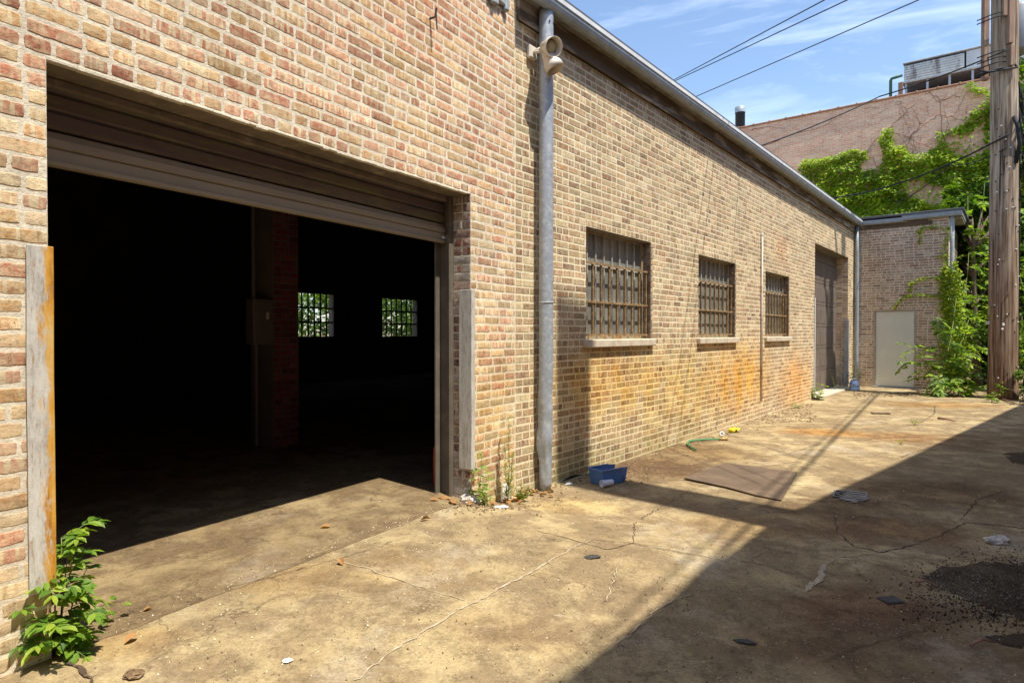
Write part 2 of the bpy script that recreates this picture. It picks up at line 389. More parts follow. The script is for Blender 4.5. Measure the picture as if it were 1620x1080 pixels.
M_DEBR = simple('brown_debris', (.15, .095, .05), .95, 0, .5, 30, .5, (.33, .24, .14), (.5, .6))
M_CRACK = simple('crack_fill', (.075, .05, .032), 1, 0, .5, 20, .6, (.24, .17, .10), (.52, .62))
M_CRACKL = simple('chalky_crack', (.46, .39, .28), 1, 0, .35, 26, .6, (.37, .29, .19), (.42, .55))
M_TRUNK = simple('bark', (.14, .10, .07), .95, 0, .3, 10, .8, stretch=(1, 1, .2))
M_STEM = simple('green_stem', (.20, .22, .07), .7, 0, .2, 10, 0)
M_VINEW = simple('dry_vine_stem', (.26, .15, .11), .9, 0, .2, 10, .3)
def leafmat(name, a, b2, c2, trans=.42, rough=.5):
    m, t, b = newmat(name, rough, 0, .35)
    at = N(t, 'ShaderNodeAttribute', attribute_name='bc'); sep = N(t, 'ShaderNodeSeparateColor'); t.links.new(at.outputs['Color'], sep.inputs[0])
    c = ramp(t, sep.outputs[0], [(0, a), (.5, b2), (1, c2)])
    t.links.new(c, b.inputs['Base Color'])
    tr = N(t, 'ShaderNodeBsdfTranslucent'); t.links.new(mix(t, 1.0, c, (1.5, 1.6, .5), 'MULTIPLY'), tr.inputs[0])
    ms = N(t, 'ShaderNodeMixShader', n0=trans); o = [n for n in t.nodes if n.type == 'OUTPUT_MATERIAL'][0]
    t.links.new(b.outputs[0], ms.inputs[1]); t.links.new(tr.outputs[0], ms.inputs[2]); t.links.new(ms.outputs[0], o.inputs[0])
    return m
M_IVY = leafmat('ivy_leaf', (.13, .21, .014), (.27, .37, .018), (.46, .53, .028))
M_LEAF = leafmat('tree_leaf', (.035, .085, .014), (.11, .20, .018), (.30, .40, .022))
M_WEED = leafmat('weed_leaf', (.05, .12, .015), (.16, .28, .03), (.33, .42, .05))
M_WEEDY = leafmat('yellow_weed_leaf', (.13, .19, .04), (.22, .27, .05), (.34, .34, .09))
M_DRY = leafmat('dry_leaf', (.20, .10, .045), (.36, .19, .07), (.50, .33, .18), .15, .8)
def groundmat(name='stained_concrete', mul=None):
    m, t, b = newmat(name, .92, 0, .15); co = objco(t)
    wv = N(t, 'ShaderNodeTexNoise', i_Scale=1.6, i_Detail=6.0, i_Roughness=.65); t.links.new(co, wv.inputs['Vector'])
    s1 = N(t, 'ShaderNodeVectorMath', operation='SUBTRACT'); t.links.new(wv.outputs['Color'], s1.inputs[0]); s1.inputs[1].default_value = (.5, .5, .5)
    s2 = N(t, 'ShaderNodeVectorMath', operation='SCALE'); t.links.new(s1.outputs[0], s2.inputs[0]); s2.inputs['Scale'].default_value = .9
    s3 = N(t, 'ShaderNodeVectorMath', operation='ADD'); t.links.new(s2.outputs[0], s3.inputs[0]); t.links.new(co, s3.inputs[1]); wc = s3.outputs[0]
    big = noise(t, co, .55, 8, .62, .4); med = noise(t, mapped(t, co, (1, 1, 1), (5, 3, 0)), 2.6, 9, .7, .3); fine = noise(t, co, 60, 6, .75)
    c = ramp(t, big, [(.28, (.19, .142, .088)), (.42, (.30, .235, .138)), (.56, (.385, .312, .185)), (.72, (.47, .40, .26))])
    c = mix(t, ramp(t, med, [(.42, 0.0), (.54, .8)]), c, (.19, .139, .088))
    c = mix(t, ramp(t, noise(t, mapped(t, co, (1, 1, 1), (1, 9, 0)), 1.1, 9, .7), [(.55, 0.0), (.68, .6)]), c, (.46, .41, .33))
    def stain(px, py, rx, ry, col, amt, soft=(.35, 1.05)):
        nonlocal c
        p = gp(px, py); k = blob(t, wc, (p.x, p.y), (rx, ry), soft=soft)
        c = mix(t, mth(t, 'MULTIPLY', k, amt), c, mix(t, 1.0, c, col, 'MULTIPLY'))
    stain(1040, 742, 1.0, .8, (.42, .33, .30), .9)
    stain(900, 800, .55, .35, (1.25, 1.15, .85), .5)
    stain(1105, 715, .9, .9, (.55, .45, .36), .8)
    stain(1300, 683, .75, .6, (.95, .62, .32), .85)
    stain(1420, 690, .8, .6, (.8, .55, .36), .7)
    stain(1320, 800, .9, .5, (.45, .37, .33), .85)
    stain(1180, 830, .6, .35, (.8, .7, .6), .7)
    stain(1410, 840, .8, .5, (.65, .5, .4), .8)
    stain(1360, 960, .55, .42, (.55, .40, .36), .8)
    stain(1250, 1010, .45, .3, (.7, .6, .55), .7)
    stain(1480, 780, 1.2, .8, (.55, .46, .4), .8)
    stain(1560, 700, 1.5, 1.2, (.6, .5, .45), .7)
    stain(1490, 640, 1.6, .8, (.9, .68, .42), .8)
    stain(640, 900, .45, .35, (.9, .82, .7), .7)
    stain(420, 900, .6, .4, (.85, .75, .62), .8)
    stain(200, 1010, .3, .2, (1.2, 1.05, .8), .6)
    stain(800, 1000, .4, .3, (.8, .72, .66), .6)
    stain(1430, 1050, .4, .3, (.6, .55, .55), .7)
    stain(1600, 1000, .7, .5, (.6, .55, .5), .8)
    c = mix(t, 1.0, c, ramp(t, fine, [(.28, .62), (.5, 1.0), (.75, 1.22)]), 'MULTIPLY')
    m3 = noise(t, mapped(t, wc, (1, 1, 1), (2, 6, 0)), 7, 9, .75); c = mix(t, 1.0, c, ramp(t, m3, [(.32, .62), (.47, 1.0), (.70, 1.25)]), 'MULTIPLY')
    vo = N(t, 'ShaderNodeTexVoronoi', feature='DISTANCE_TO_EDGE', i_Scale=1.15); t.links.new(wc, vo.inputs['Vector'])
    hair = mth(t, 'MULTIPLY', ramp(t, vo.outputs['Distance'], [(.0, 1.0), (.006, 1.0), (.011, 0.0)]), ramp(t, noise(t, co, .8, 3), [(.50, 0.0), (.60, .5)]))
    c = mix(t, hair, c, (.09, .065, .045))
    vo2 = N(t, 'ShaderNodeTexVoronoi', feature='F1', i_Scale=42.0); t.links.new(co, vo2.inputs['Vector'])
    ag = mth(t, 'MULTIPLY', ramp(t, vo2.outputs['Distance'], [(.18, 1.0), (.30, 0.0)]), ramp(t, noise(t, co, 3.1, 6, .7), [(.50, 0.0), (.60, .5)]))
    c = mix(t, ag, c, ramp(t, noise(t, co, 40, 1), [(.4, (.16, .13, .10)), (.6, (.55, .50, .40))]))
    scuff = ramp(t, noise(t, mapped(t, co, (1, 5, 1), (4, 4, 0), (0, 0, R(40))), 1.8, 10, .8), [(.60, 0.0), (.68, .5)]); c = mix(t, scuff, c, (.52, .48, .40))
    sp = ramp(t, noise(t, co, 130, 2, .5), [(.66, 0.0), (.72, .55)]); c = mix(t, sp, c, (.60, .54, .44))
    dk = ramp(t, noise(t, mapped(t, co, (1, 1, 1), (3, 1, 0)), 34, 4, .6), [(.66, 0.0), (.70, .75)]); c = mix(t, dk, c, (.10, .07, .05))
    c = mix(t, 1.0, c, (1.04, 1.0, .89), 'MULTIPLY')
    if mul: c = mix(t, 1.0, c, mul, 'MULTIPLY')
    t.links.new(c, b.inputs['Base Color'])
    h = mth(t, 'ADD', mth(t, 'MULTIPLY', mth(t, 'SUBTRACT', fine, mth(t, 'MULTIPLY', hair, 2.0)), .6), mth(t, 'ADD', mth(t, 'MULTIPLY', med, 1.2), mth(t, 'MULTIPLY', noise(t, co, 220, 3, .7), .35)))
    bump(t, b, h, .6, .012)
    return m
M_GROUND = groundmat()
M_ASPH = groundmat('crumbled_asphalt', (.26, .25, .28))
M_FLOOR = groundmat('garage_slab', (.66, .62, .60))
# ------------------------------------------------------------ ground
def axis(a, b, step, far):
    xs = []; x = a
    while x < b: xs.append(x); x += step
    xs.append(b); d = step; l = a; r = b; L_, R_ = [], []
    while l > -far: d *= 1.6; l -= d; L_.append(l)
    d = step
    while r < far: d *= 1.6; r += d; R_.append(r)
    return L_[::-1]+xs+R_
g = MB(); xs = axis(-6, 14, .16, 400); ys = axis(0, 18, .16, 400)
for y in ys:
    for x in xs: g.v.append((x, y, gz(x, y)-.006)); g.c.append((.5, .5, .5, 1))
nx = len(xs)
for j in range(len(ys)-1):
    for i in range(nx-1): g.f.append([j*nx+i, j*nx+i+1, (j+1)*nx+i+1, (j+1)*nx+i]); g.m.append(0)
tag(g.build('ground', M_GROUND, smooth_=True), 'stained and cracked concrete paving of the alley', None, kind='structure')
# cracks and joints, thin jagged sheets lying on the paving
def crack(name, pts, wid, mat, jit=.011, n=14, z=.003, label=None, wj=.7):
    P = [gp(*p) for p in pts]; rnd = random.Random(hash(str(pts)) % 9999); Q = []
    for a, b in zip(P, P[1:]):
        k = max(2, int((b-a).length/.03))
        for i in range(k): Q.append(a.lerp(b, i/k)+Vector((rnd.uniform(-jit, jit), rnd.uniform(-jit, jit), 0)))
    Q.append(P[-1]); m = MB()
    for i, q in enumerate(Q):
        t = (Q[min(i+1, len(Q)-1)]-Q[max(i-1, 0)]); t.z = 0; t = t.normalized() if t.length > 0 else Vector((1, 0, 0))
        e = Vector((-t.y, t.x, 0)); ww = .55*wid*(1-wj+2*wj*rnd.random())*math.sin(math.pi*(.08+.84*i/len(Q)))**.5
        for s_ in (-1, 1):
            v = q+e*s_*ww*(.5+rnd.random()*.5); m.v.append((v.x, v.y, gz(v.x, v.y)+z-.006)); m.c.append((.5, .5, .5, 1))
    for i in range(len(Q)-1): m.f.append([2*i, 2*i+1, 2*i+3, 2*i+2]); m.m.append(0)
    o = m.build(name, mat); tag(o, label, None, kind='structure'); return o
CK = [([(1095, 772), (1062, 792), (1005, 824), (1000, 858), (960, 868), (905, 852), (850, 838)], .010, M_CRACK),
      ([(1262, 728), (1180, 742), (1120, 765), (1095, 772)], .006, M_CRACK),
      ([(1318, 806), (1325, 840), (1350, 862), (1395, 872), (1440, 862), (1480, 848)], .013, M_CRACK),
      ([(1480, 848), (1530, 825), (1600, 832), (1640, 838)], .016, M_CRACK),
      ([(1520, 822), (1545, 790), (1590, 775), (1630, 778)], .010, M_CRACK),
      ([(1395, 872), (1330, 880), (1300, 893)], .008, M_CRACKL),
      ([(1305, 890), (1295, 915), (1275, 935)], .034, M_CRACKL),
      ([(560, 1075), (640, 1015), (720, 968), (800, 925), (880, 880), (935, 852)], .011, M_CRACKL),
      ([(520, 880), (600, 905), (660, 925), (735, 948)], .006, M_CRACKL),
      ([(935, 852), (1000, 858), (1120, 880), (1200, 900)], .006, M_CRACK),
      ([(165, 985), (300, 930), (450, 878), (560, 835), (690, 797)], .010, M_CRACK),
      ([(360, 930), (470, 900), (560, 875), (640, 850)], .005, M_CRACK),
      ([(1090, 938), (1040, 962), (1000, 1000), (960, 1030)], .007, M_CRACKL),
      ([(985, 880), (970, 915), (960, 950)], .006, M_CRACKL),
      ([(1490, 700), (1440, 690), (1300, 700), (1240, 720)], .010, M_CRACK),
      ([(1590, 712), (1540, 702), (1490, 700), (1420, 725), (1345, 735)], .008, M_CRACK),
      ([(1560, 760), (1500, 765), (1440, 760)], .006, M_CRACK), ([(1480, 640), (1478, 655), (1450, 672)], .010, M_CRACK),
      ([(95, 1040), (130, 1060), (145, 1080)], .018, M_CRACK), ([(1340, 880), (1420, 900), (1530, 960), (1600, 990)], .006, M_CRACK),
      ([(1280, 1050), (1400, 1010), (1500, 985), (1620, 960)], .006, M_CRACK)]
for i, (p, wd, mt) in enumerate(CK):
    crack('pavement_crack', p, wd, mt, z=.0015+.0004*i, label='jagged crack running across the concrete paving')
def patch(name, pts, mat, z, label, sub=26, jit=.03):
    P = [gp(*p) for p in pts]; rnd = random.Random(len(pts)*7+int(pts[0][0])); Q = []
    for a, b in zip(P, P[1:]+P[:1]):
        for i in range(sub): Q.append(a.lerp(b, i/sub)+Vector((rnd.uniform(-jit, jit), rnd.uniform(-jit, jit), 0)))
    m = MB(); m.add([(q.x, q.y, gz(q.x, q.y)+z) for q in Q], [list(range(len(Q)))])
    return tag(m.build(name, mat), label, None, kind='structure')
patch('asphalt_patch', [(1462, 910), (1500, 895), (1560, 888), (1640, 892), (1640, 985), (1590, 965), (1530, 940), (1480, 925)], M_ASPH, -.0035, 'crumbled black asphalt patch in the paving')
patch('asphalt_patch', [(1560, 1005), (1640, 1000), (1640, 1022), (1590, 1018)], M_ASPH, -.0035, 'small crumbled asphalt remnant at the right edge', jit=.02)
patch('asphalt_patch', [(1588, 716), (1630, 713), (1630, 734), (1605, 731)], M_ASPH, -.0035, 'far crumbled asphalt remnant in the shade', jit=.04)
patch('damp_stain', [(1328, 788), (1345, 776), (1368, 779), (1376, 788), (1352, 795)], M_DIRTY, .003, 'pale worn concrete around the drain', jit=.03)
# ------------------------------------------------------------ bricks
def brick_course(mb, rnd, x0, x1, z, ch, holes, header, off, reveal, rough, y0=0.0, jx=.004, pal=(0, 1), edges=()):
    bl = .1065 if header else .213
    x = x0-off*bl
    while x < x1:
        ln = bl*(1+rnd.uniform(-.03, .03))*(.5 if (not header and rnd.random() < (.22 if rough else .34)) else 1); a, b = max(x, x0)+(.0065 if rough else .0062), min(x+ln, x1)-(.0065 if rough else .0062); x += ln
        if b-a < .02: continue
        segs = [(a, b, False)]
        zc = z+ch/2
        for (h0, h1, hz0, hz1) in holes:
            if not (hz0 <= zc <= hz1): continue
            ns = []
            for (p, q, e) in segs:
                if q <= h0 or p >= h1: ns.append((p, q, e or abs(p-h1) < .12 or abs(q-h0) < .12)); continue
                if p < h0-.02: ns.append((p, h0, True))
                if q > h1+.02: ns.append((h1, q, True))
            segs = ns
        for (p, q, e) in segs:
            brick(mb, rnd, p, q, z+(.0070 if rough else .0068)+rnd.uniform(-.002, .002), z+ch-(.0070 if rough else .0068)+rnd.uniform(-.002, .002), reveal if e else .09, rough, y0, pal, header)
def brick(mb, rnd, a, b, z0, z1, dep, rough, y0, pal, header):
    pr = y0+(-.0003-rnd.random()*.0018 if rough else -.0003-rnd.random()*.0022)
    col = (rnd.uniform(*pal), rnd.random(), (rnd.uniform(.5, 1) if rnd.random() < .5 else rnd.uniform(0, .45)), 1)
    if rough:
        nxs = 7 if b-a > .12 else 4; nz = 3; ol = []
        j = lambda: rnd.uniform(-.0022, .0022)
        for i in range(nxs): ol.append((a+(b-a)*i/nxs, z0, 'b'))
        for i in range(nz): ol.append((b, z0+(z1-z0)*i/nz, 'r'))
        for i in range(nxs): ol.append((b-(b-a)*i/nxs, z1, 't'))
        for i in range(nz): ol.append((a, z1-(z1-z0)*i/nz, 'l'))
        cx_, cz_ = (a+b)/2, (z0+z1)/2; n = len(ol); vs = []
        jj = []
        for (x, z, s_) in ol:
            cor = .002 if (abs(x-a) < 1e-6 or abs(x-b) < 1e-6) and (abs(z-z0) < 1e-6 or abs(z-z1) < 1e-6) else 0
            jj.append((x+j()-cor*(1 if x > cx_ else -1), z+j()-cor*(1 if z > cz_ else -1)))
        for (x, z) in jj: vs.append((x, y0+dep, z))
        for (x, z) in jj: vs.append((x, pr+.004, z))
        for (x, z) in jj: vs.append((x-(.003 if x > cx_ else -.004), pr+.0008, z-(.004 if z > cz_ else -.004)))
        t1 = rnd.uniform(-.001, .001); vs.append((cx_, pr-.0006+t1, cz_))
        fs = []
        for r_ in range(2):
            for i in range(n): fs.append([r_*n+i, r_*n+(i+1) % n, (r_+1)*n+(i+1) % n, (r_+1)*n+i])
        for i in range(n): fs.append([2*n+i, 2*n+(i+1) % n, 3*n])
        mb.add(vs, fs, 0, col)
    else:
        c_ = .0035; j = lambda: rnd.uniform(-.0012, .0012)
        q = [(a+j(), z0+j()), (b+j(), z0+j()), (b+j(), z1+j()), (a+j(), z1+j())]
        cx_, cz_ = (a+b)/2, (z0+z1)/2
        vs = [(x, y0+dep, z) for x, z in q]+[(x, pr+c_, z) for x, z in q]+[(x-(c_ if x > cx_ else -c_), pr, z-(c_ if z > cz_ else -c_)) for x, z in q]
        fs = [[8, 9, 10, 11]]
        for r_ in range(2):
            for i in range(4): fs.append([r_*4+i, r_*4+(i+1) % 4, (r_+1)*4+(i+1) % 4, (r_+1)*4+i])
        mb.add(vs, fs, 0, col)
def brick_wall(parent, mat, mort, x0, x1, z0, z1, holes, reveal, rough, seed, hdr=6, ch=.0685, thick=.3, palfun=None, lean=0, back=True, revmort=None):
    rnd = random.Random(seed); mb = MB(); z = z0; k = 0
    while z < z1:
        hd = (k % hdr) == hdr-2; pal = palfun(z) if palfun else (0, 1)
        brick_course(mb, rnd, x0, x1, z, ch, holes, hd, (.5 if k % 2 else 0)+rnd.uniform(-.06, .06), reveal, rough, pal=pal)
        z += ch; k += 1
    bb = mb.build('brickwork', mat, parent)
    # mortar core: column strips between the openings
    m = MB(); e = .0013 if rough else .0006; xsx = sorted(set([x0, x1]+[h for H_ in holes for h in H_[:2]]))
    for a, b in zip(xsx, xsx[1:]):
        hs = sorted([h for h in holes if h[0] <= a+1e-6 and h[1] >= b-1e-6], key=lambda h: h[2]); zz = z0
        if not hs: m.box(a, b, e, thick, z0-.1, z1)
        for h in hs:
            if h[2] > zz+.01: m.box(a, b, e, thick, zz-.1, h[2])
            zz = h[3]
        if hs: m.box(a, b, e, thick, zz, z1)
    m.build('mortar', mort, parent)
    return bb
def snap(z, base, ch=.0685): return base+round((z-base)/ch)*ch
# ------------------------------------------------------------ garage with the open shutter (near wall)
T = thing('brick_garage', 'pinkish brick garage with wide open door at left, black inside', 'garage', NEAR.M)
OP0 = NEAR.on(75, 300)[0]; OP1 = NEAR.on(745, 500)[0]; OPZ = snap(2.57, -.2); NZ1 = snap(4.72, -.2)
GX0 = -8.2
brick_wall(T, M_BRN, M_MON, GX0+2.6, .0, -.2, NZ1, [(OP0, OP1, -.5, OPZ)], .17, True, 3, hdr=7, palfun=lambda z: (0, .80) if z > 2.4 else ((.1, 1) if z > 1.2 else (.25, 1)))
m = MB(); m.box(GX0, GX0+2.6, .005, .3, -.2, NZ1); m.build('side_wall', M_BRR, T)
m = MB(); m.bev(GX0, .0, -.03, .33, NZ1, NZ1+.06, .01); m.build('coping', M_CLAY, T)
m = MB(); m.bev(OP0-.12, OP1-.002, .012, .30, OPZ-.006, OPZ+.055, .002); fix(m.build('lintel', M_LINT, T))
m = MB()   # lip of mortar hanging off the lintel edge
rr = random.Random(5); x = OP0
while x < OP1-.05:
    l_ = rr.uniform(.04, .16); m.bev(x, min(x+l_, OP1-.01), -.001, .03, OPZ-.006-rr.uniform(.001, .010), OPZ+.004, .003); x += l_
m.build('mortar_lip', M_MON, T)
# reveals deeper than the brick: steel track
for s_, xx in ((-1, OP0), (1, OP1)):
    tr = MB(); a = xx if s_ > 0 else xx-.012
    x1_, x0_ = (xx-.002, xx-.014) if s_ > 0 else (xx+.014, xx+.002)
    if s_ > 0:
        tr.bev(xx-.016, xx-.003, .172, .30, -.1, OPZ-.01, .002); tr.bev(xx-.06, xx-.003, .168, .176, .13, OPZ-.01, .002)
        tr.bev(xx-.052, xx-.044, .168, .21, .13, OPZ-.3, .002); tr.bev(xx-.085, xx-.016, .285, .300, .13, OPZ-.2, .002)
    else: tr.bev(xx+.003, xx+.016, .172, .30, -.1, OPZ-.01, .002); tr.bev(xx+.003, xx+.06, .285, .300, .13, OPZ-.2, .002)
    fix(tr.build('door_frame', M_FRAME, T))
m = MB(); m.box(OP1-.012, OP1+.002, .01, .168, .14, OPZ-.006)   # rough grey brick reveal behind the corner guard
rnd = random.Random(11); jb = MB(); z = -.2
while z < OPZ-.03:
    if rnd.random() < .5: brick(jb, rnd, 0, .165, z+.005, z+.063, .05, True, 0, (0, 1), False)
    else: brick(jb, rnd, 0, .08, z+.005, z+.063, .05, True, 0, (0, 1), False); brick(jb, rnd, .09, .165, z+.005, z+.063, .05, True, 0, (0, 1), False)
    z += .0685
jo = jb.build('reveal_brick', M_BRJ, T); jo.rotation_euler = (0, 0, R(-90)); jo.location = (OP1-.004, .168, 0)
# rolled shutter
sh = thing('rolling_shutter', None, None); sh.parent = T
zb0 = NEAR.on(78, 262, .24)[1]; a0, a1 = OP0+.005, OP1-.03
prof = [(.262, zb0), (.225, zb0+.002), (.222, zb0+.020), (.232, zb0+.024), (.232, zb0+.072), (.240, zb0+.078), (.226, zb0+.084), (.226, zb0+.118), (.240, zb0+.124), (.248, zb0+.150), (.262, zb0+.152)]
m = MB(); m.prism(prof[::-1], a0, a1); fix(m.build('bottom_slat', M_CURT, sh))
m = MB(); zz = zb0+.162; k = 0
P_ = [(.262, zz)]; yy = .236
while zz < OPZ+.08:
    P_ += [(yy+.012, zz), (yy, zz+.012), (yy, zz+.066), (yy+.014, zz+.074)]; zz += .078; k += 1
P_ += [(.262, zz)]
m.prism(P_[::-1], a0, a1); fix(m.build('slats', simple('dark_slats', (.13, .095, .095), .6, .1, .2, 4, .1, (.17, .15, .09), (.5, .62), stretch=(.5, 1, 3)), sh))
m = MB(); m.bev(a0, a1, .19, .235, OPZ-.045, OPZ-.008, .004); fix(m.build('hood_strip', M_LINT, sh))
m = MB(); m.bev(a1-.055, a1-.002, .218, .222, zb0+.03, zb0+.05, .001); m.build('latch_tab', M_PAPER, sh)
# steel corner guards
def guard(x, side, z0, z1, mats, wf, wr, label):
    "L of bent plate: face leg wf wide, return leg wr deep"
    m = MB(); t = .008
    if side > 0: p = [(x-.012, wr), (x-.012-t, wr), (x-.012-t, -.020), (x+wf, -.020), (x+wf, -.012), (x-.012, -.012)]
    else: p = [(x-wf, -.012), (x-wf, -.020), (x+.004+t, -.020), (x+.004+t, wr), (x+.004, wr), (x+.004, -.012)]
    n = len(p); zs = [z0+(z1-z0)*i/10 for i in range(11)]; b = len(m.v)
    for z in zs:
        for (a, y) in p: m.v.append((a+.003*mnoise.noise(Vector((a*9, y*9, z*2))), y+.003*mnoise.noise(Vector((a*5, 3, z*3))), z)); m.c.append((.5, .5, .5, 1))
    for i in range(10):
        for k in range(n): m.f.append([b+i*n+k, b+i*n+(k+1) % n, b+(i+1)*n+(k+1) % n, b+(i+1)*n+k]); m.m.append(0)
    m.f.append([b+k for k in range(n)]); m.m.append(0); m.f.append([b+10*n+k for k in range(n)]); m.m.append(0)
    o = fix(m.build('corner_guard', mats, T), .003); o['label'] = label; return o
def guardmat(name, xr, th=.0):
    mm, t, b = newmat(name, .6, .1, .3); co = objco(t)
    c = mix(t, 1.0, (.54, .515, .46), ramp(t, noise(t, mapped(t, co, (3, 3, .8)), 9, 8, .8), [(.3, .55), (.5, 1.0), (.7, 1.2)]), 'MULTIPLY')
    c = mix(t, ramp(t, noise(t, mapped(t, co, (5, 5, .7)), 11, 8, .8), [(.55, 0.0), (.60, .75)]), c, (.32, .19, .10))
    sp = N(t, 'ShaderNodeSeparateXYZ'); t.links.new(co, sp.inputs[0])
    mr = N(t, 'ShaderNodeMapRange', n1=xr[0], n2=xr[1], n3=0.0, n4=1.0); t.links.new(sp.outputs[0], mr.inputs[0])
    k = mth(t, 'ADD', mr.outputs[0], mth(t, 'MULTIPLY', mth(t, 'SUBTRACT', noise(t, mapped(t, co, (2.5, 2.5, .7)), 7, 8, .75), .5), 1.9))
    c = mix(t, ramp(t, k, [(.42+th, 0.0), (.62+th, 1.0)]), c, ramp(t, noise(t, mapped(t, co, (2, 2, .3)), 12, 6, .7), [(.3, (.25, .10, .02)), (.5, (.58, .29, .04)), (.7, (.62, .42, .16))]))
    t.links.new(c, b.inputs['Base Color']); bump(t, b, noise(t, co, 40, 6, .7), .4, .004); return mm
M_GL = guardmat('rusty_guard_left', (OP0-.085, OP0+.045), -.03); M_GR = guardmat('rusty_guard_right', (OP1-.02, OP1+.16), .10)
guard(OP0, -1, .42, 1.785, M_GL, .082, .10, 'left steel corner guard, peeling grey paint with an orange rusty edge')
guard(OP1, 1, .36, 1.785, M_GR, .030, .105, 'right steel corner guard, pale cream face with rust marks')
# floor and dark room
m = MB(); rq = random.Random(71); fe = [(OP0+(OP1-OP0)*i/70, -.01+.015*mnoise.noise(Vector((i*.21, 0, 0)))+rq.uniform(-.006, .006)) for i in range(71)]
m.add([(a, b, NEAR and gz(*NEAR.wor(a, b)[:2])-.004) for a, b in fe]+[(a, .31, .149) for a, b in fe], [(i, i+1, 72+i, 71+i) for i in range(70)])
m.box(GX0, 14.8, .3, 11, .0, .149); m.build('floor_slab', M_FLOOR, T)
m = MB(); m.box(GX0, GX0+.2, .3, 11, 0, 4.45); m.box(14.9, 15.1, -1.6, 11, 0, 4.49)
m.box(GX0, .2, .3, 11, 3.75, 3.9); m.build('room_walls', M_INT, T)
bw = [(NEAR.on(528, 500, 10.8)[0]-1.5, NEAR.on(528, 500, 10.8)[0], NEAR.on(528, 532, 10.8)[1], 2.53),
      (NEAR.on(605, 500, 10.8)[0], NEAR.on(660, 500, 10.8)[0], NEAR.on(605, 532, 10.8)[1], 2.53)]
m = MB(); xx = GX0
for (p, q, z0, z1) in bw: m.box(xx, p, 10.8, 11, 0, 4.52); m.box(p, q, 10.8, 11, 0, z0); m.box(p, q, 10.8, 11, z1, 4.52); xx = q
m.box(xx, 15, 10.8, 11, 0, 4.52); m.build('back_wall', M_INT, T)
for (p, q, z0, z1) in bw:
    m = MB()
    for i in range(1, 7): x = p+(q-p)*i/7; m.box(x-.018, x+.018, 10.85, 10.88, z0, z1)
    for k in (1, 2): z = z0+(z1-z0)*k/3; m.box(p, q, 10.84, 10.89, z-.022, z+.022)
    wi = m.build('rear_window', M_BLACK, T)
    m = MB(); m.box(p, q, 10.86, 10.864, z0, z1); m.build('pane', M_CLEAR, wi)
m = MB(); m.sheet([(GX0, .3), (.0, .3), (.15, 11.2), (GX0, 11.2)], 4.45, 4.6); m.build('roof', M_ROOF, T)
# interior pillar, meter panel and pipes
pc = NEAR.loc(ground(455, 705, .149)); pl_, pr2 = NEAR.on(436, 600, pc.y)[0], NEAR.on(473, 600, pc.y)[0]; ps = pr2-pl_; pc.x = pr2-.02
pr_ = random.Random(9); m = MB(); z = .15; k = 0
while z < 3.7:
    brick_course(m, pr_, pc.x-ps, pc.x+.02, z, .0685, [], False, .5*(k % 2), .09, False, y0=pc.y); z += .0685; k += 1
m.build('pillar', M_PIL, T); m = MB(); m.box(pc.x-ps, pc.x+.02, pc.y+.006, pc.y+.4, .14, 3.75); m.build('pillar_core', M_INT, T)
pa_, pb_2 = NEAR.on(401, 472, pc.y), NEAR.on(433, 545, pc.y); pa = Vector((pa_[0], pc.y, pa_[1])); pb = Vector((pb_2[0]-.05, pc.y, pb_2[1]))
ep = thing('electric_panel', None, None); ep.parent = T
m = MB(); m.bev(pa.x, pb.x+.05, pa.y, pa.y+.14, pb.z, pa.z, .01); fix(m.build('cabinet', M_EPAN, ep))
m = MB(); m.bev(pa.x+.03, pb.x+.02, pa.y-.012, pa.y, pb.z+.03, pa.z-.03, .006); fix(m.build('cabinet_door', M_EPAN, ep))
m = MB(); m.bev(pb.x-.06, pb.x-.02, pa.y-.02, pa.y-.012, pb.z+.28, pb.z+.36, .003); m.build('paper_notice', M_PAPER, ep)
m = MB(); m.tube([(pa.x+.05, pa.y+.07, pa.z), (pa.x+.05, pa.y+.07, 3.7)], .02, 8); m.tube([(pa.x+.08, pa.y+.07, pb.z), (pa.x+.08, pa.y+.07, .2)], .02, 8); m.build('conduit', M_EPAN, T)
# hook and broken flashing on the upper wall
hx, hz_ = NEAR.on(680, 30)
m = MB(); m.tube([(hx, -.0, hz_), (hx, -.05, hz_), (hx, -.06, hz_+.06)], .008, 6); m.tube([(hx, -.055, hz_+.06), (hx+.004, -.062, hz_-.09)], .006, 6); m.build('iron_hook', M_IRON, T)
fx, fz = NEAR.on(785, 3)
m = MB()
for i in range(6): m.bev(fx-.16+i*.05, fx-.105+i*.05, -.035-.01*(i % 2), .0, fz-.03-.03*math.sin(i*1.3), fz+.16, .01)
fix(m.build('torn_flashing', M_GALVD, T))
# ------------------------------------------------------------ warehouse (long far wall)
T = thing('brick_warehouse', 'long low tan brick warehouse wall with three barred windows', 'warehouse', FAR.M)
FZ1 = snap(4.38, -.2)
WIN = []
for (pl, prr) in ((927, 1030), (1105, 1163), (1211, 1248)):
    a = FAR.on(pl, 450)[0]; WIN.append((a, a+1.48))
wz0, wz1 = snap(1.355, -.2), snap(2.52, -.2)
d0 = FAR.on(1289, 450)[0]; d1 = FAR.on(1342, 450)[0]; dz = snap(3.45, -.2)
holes = [(a, b, wz0, wz1) for a, b in WIN]+[(d0, d1, -.5, dz)]
brick_wall(T, M_BRF, M_MOF, .0, sC, -.2, FZ1, holes, .12, False, 21, hdr=6)
m = MB(); m.sheet([FAR.loc(NEAR.wor(0, 0))[:2], (sC, 0), (sC+.5, 8), FAR.loc(NEAR.wor(14.9, 11.2))[:2], FAR.loc(NEAR.wor(.16, 11.2))[:2]], 4.50, 4.58); m.build('roof', M_ROOF, T)
m = MB(); m.box(.02, sC-.02, .02, .28, FZ1, 4.5); m.build('wall_plate', M_WOODD, T)
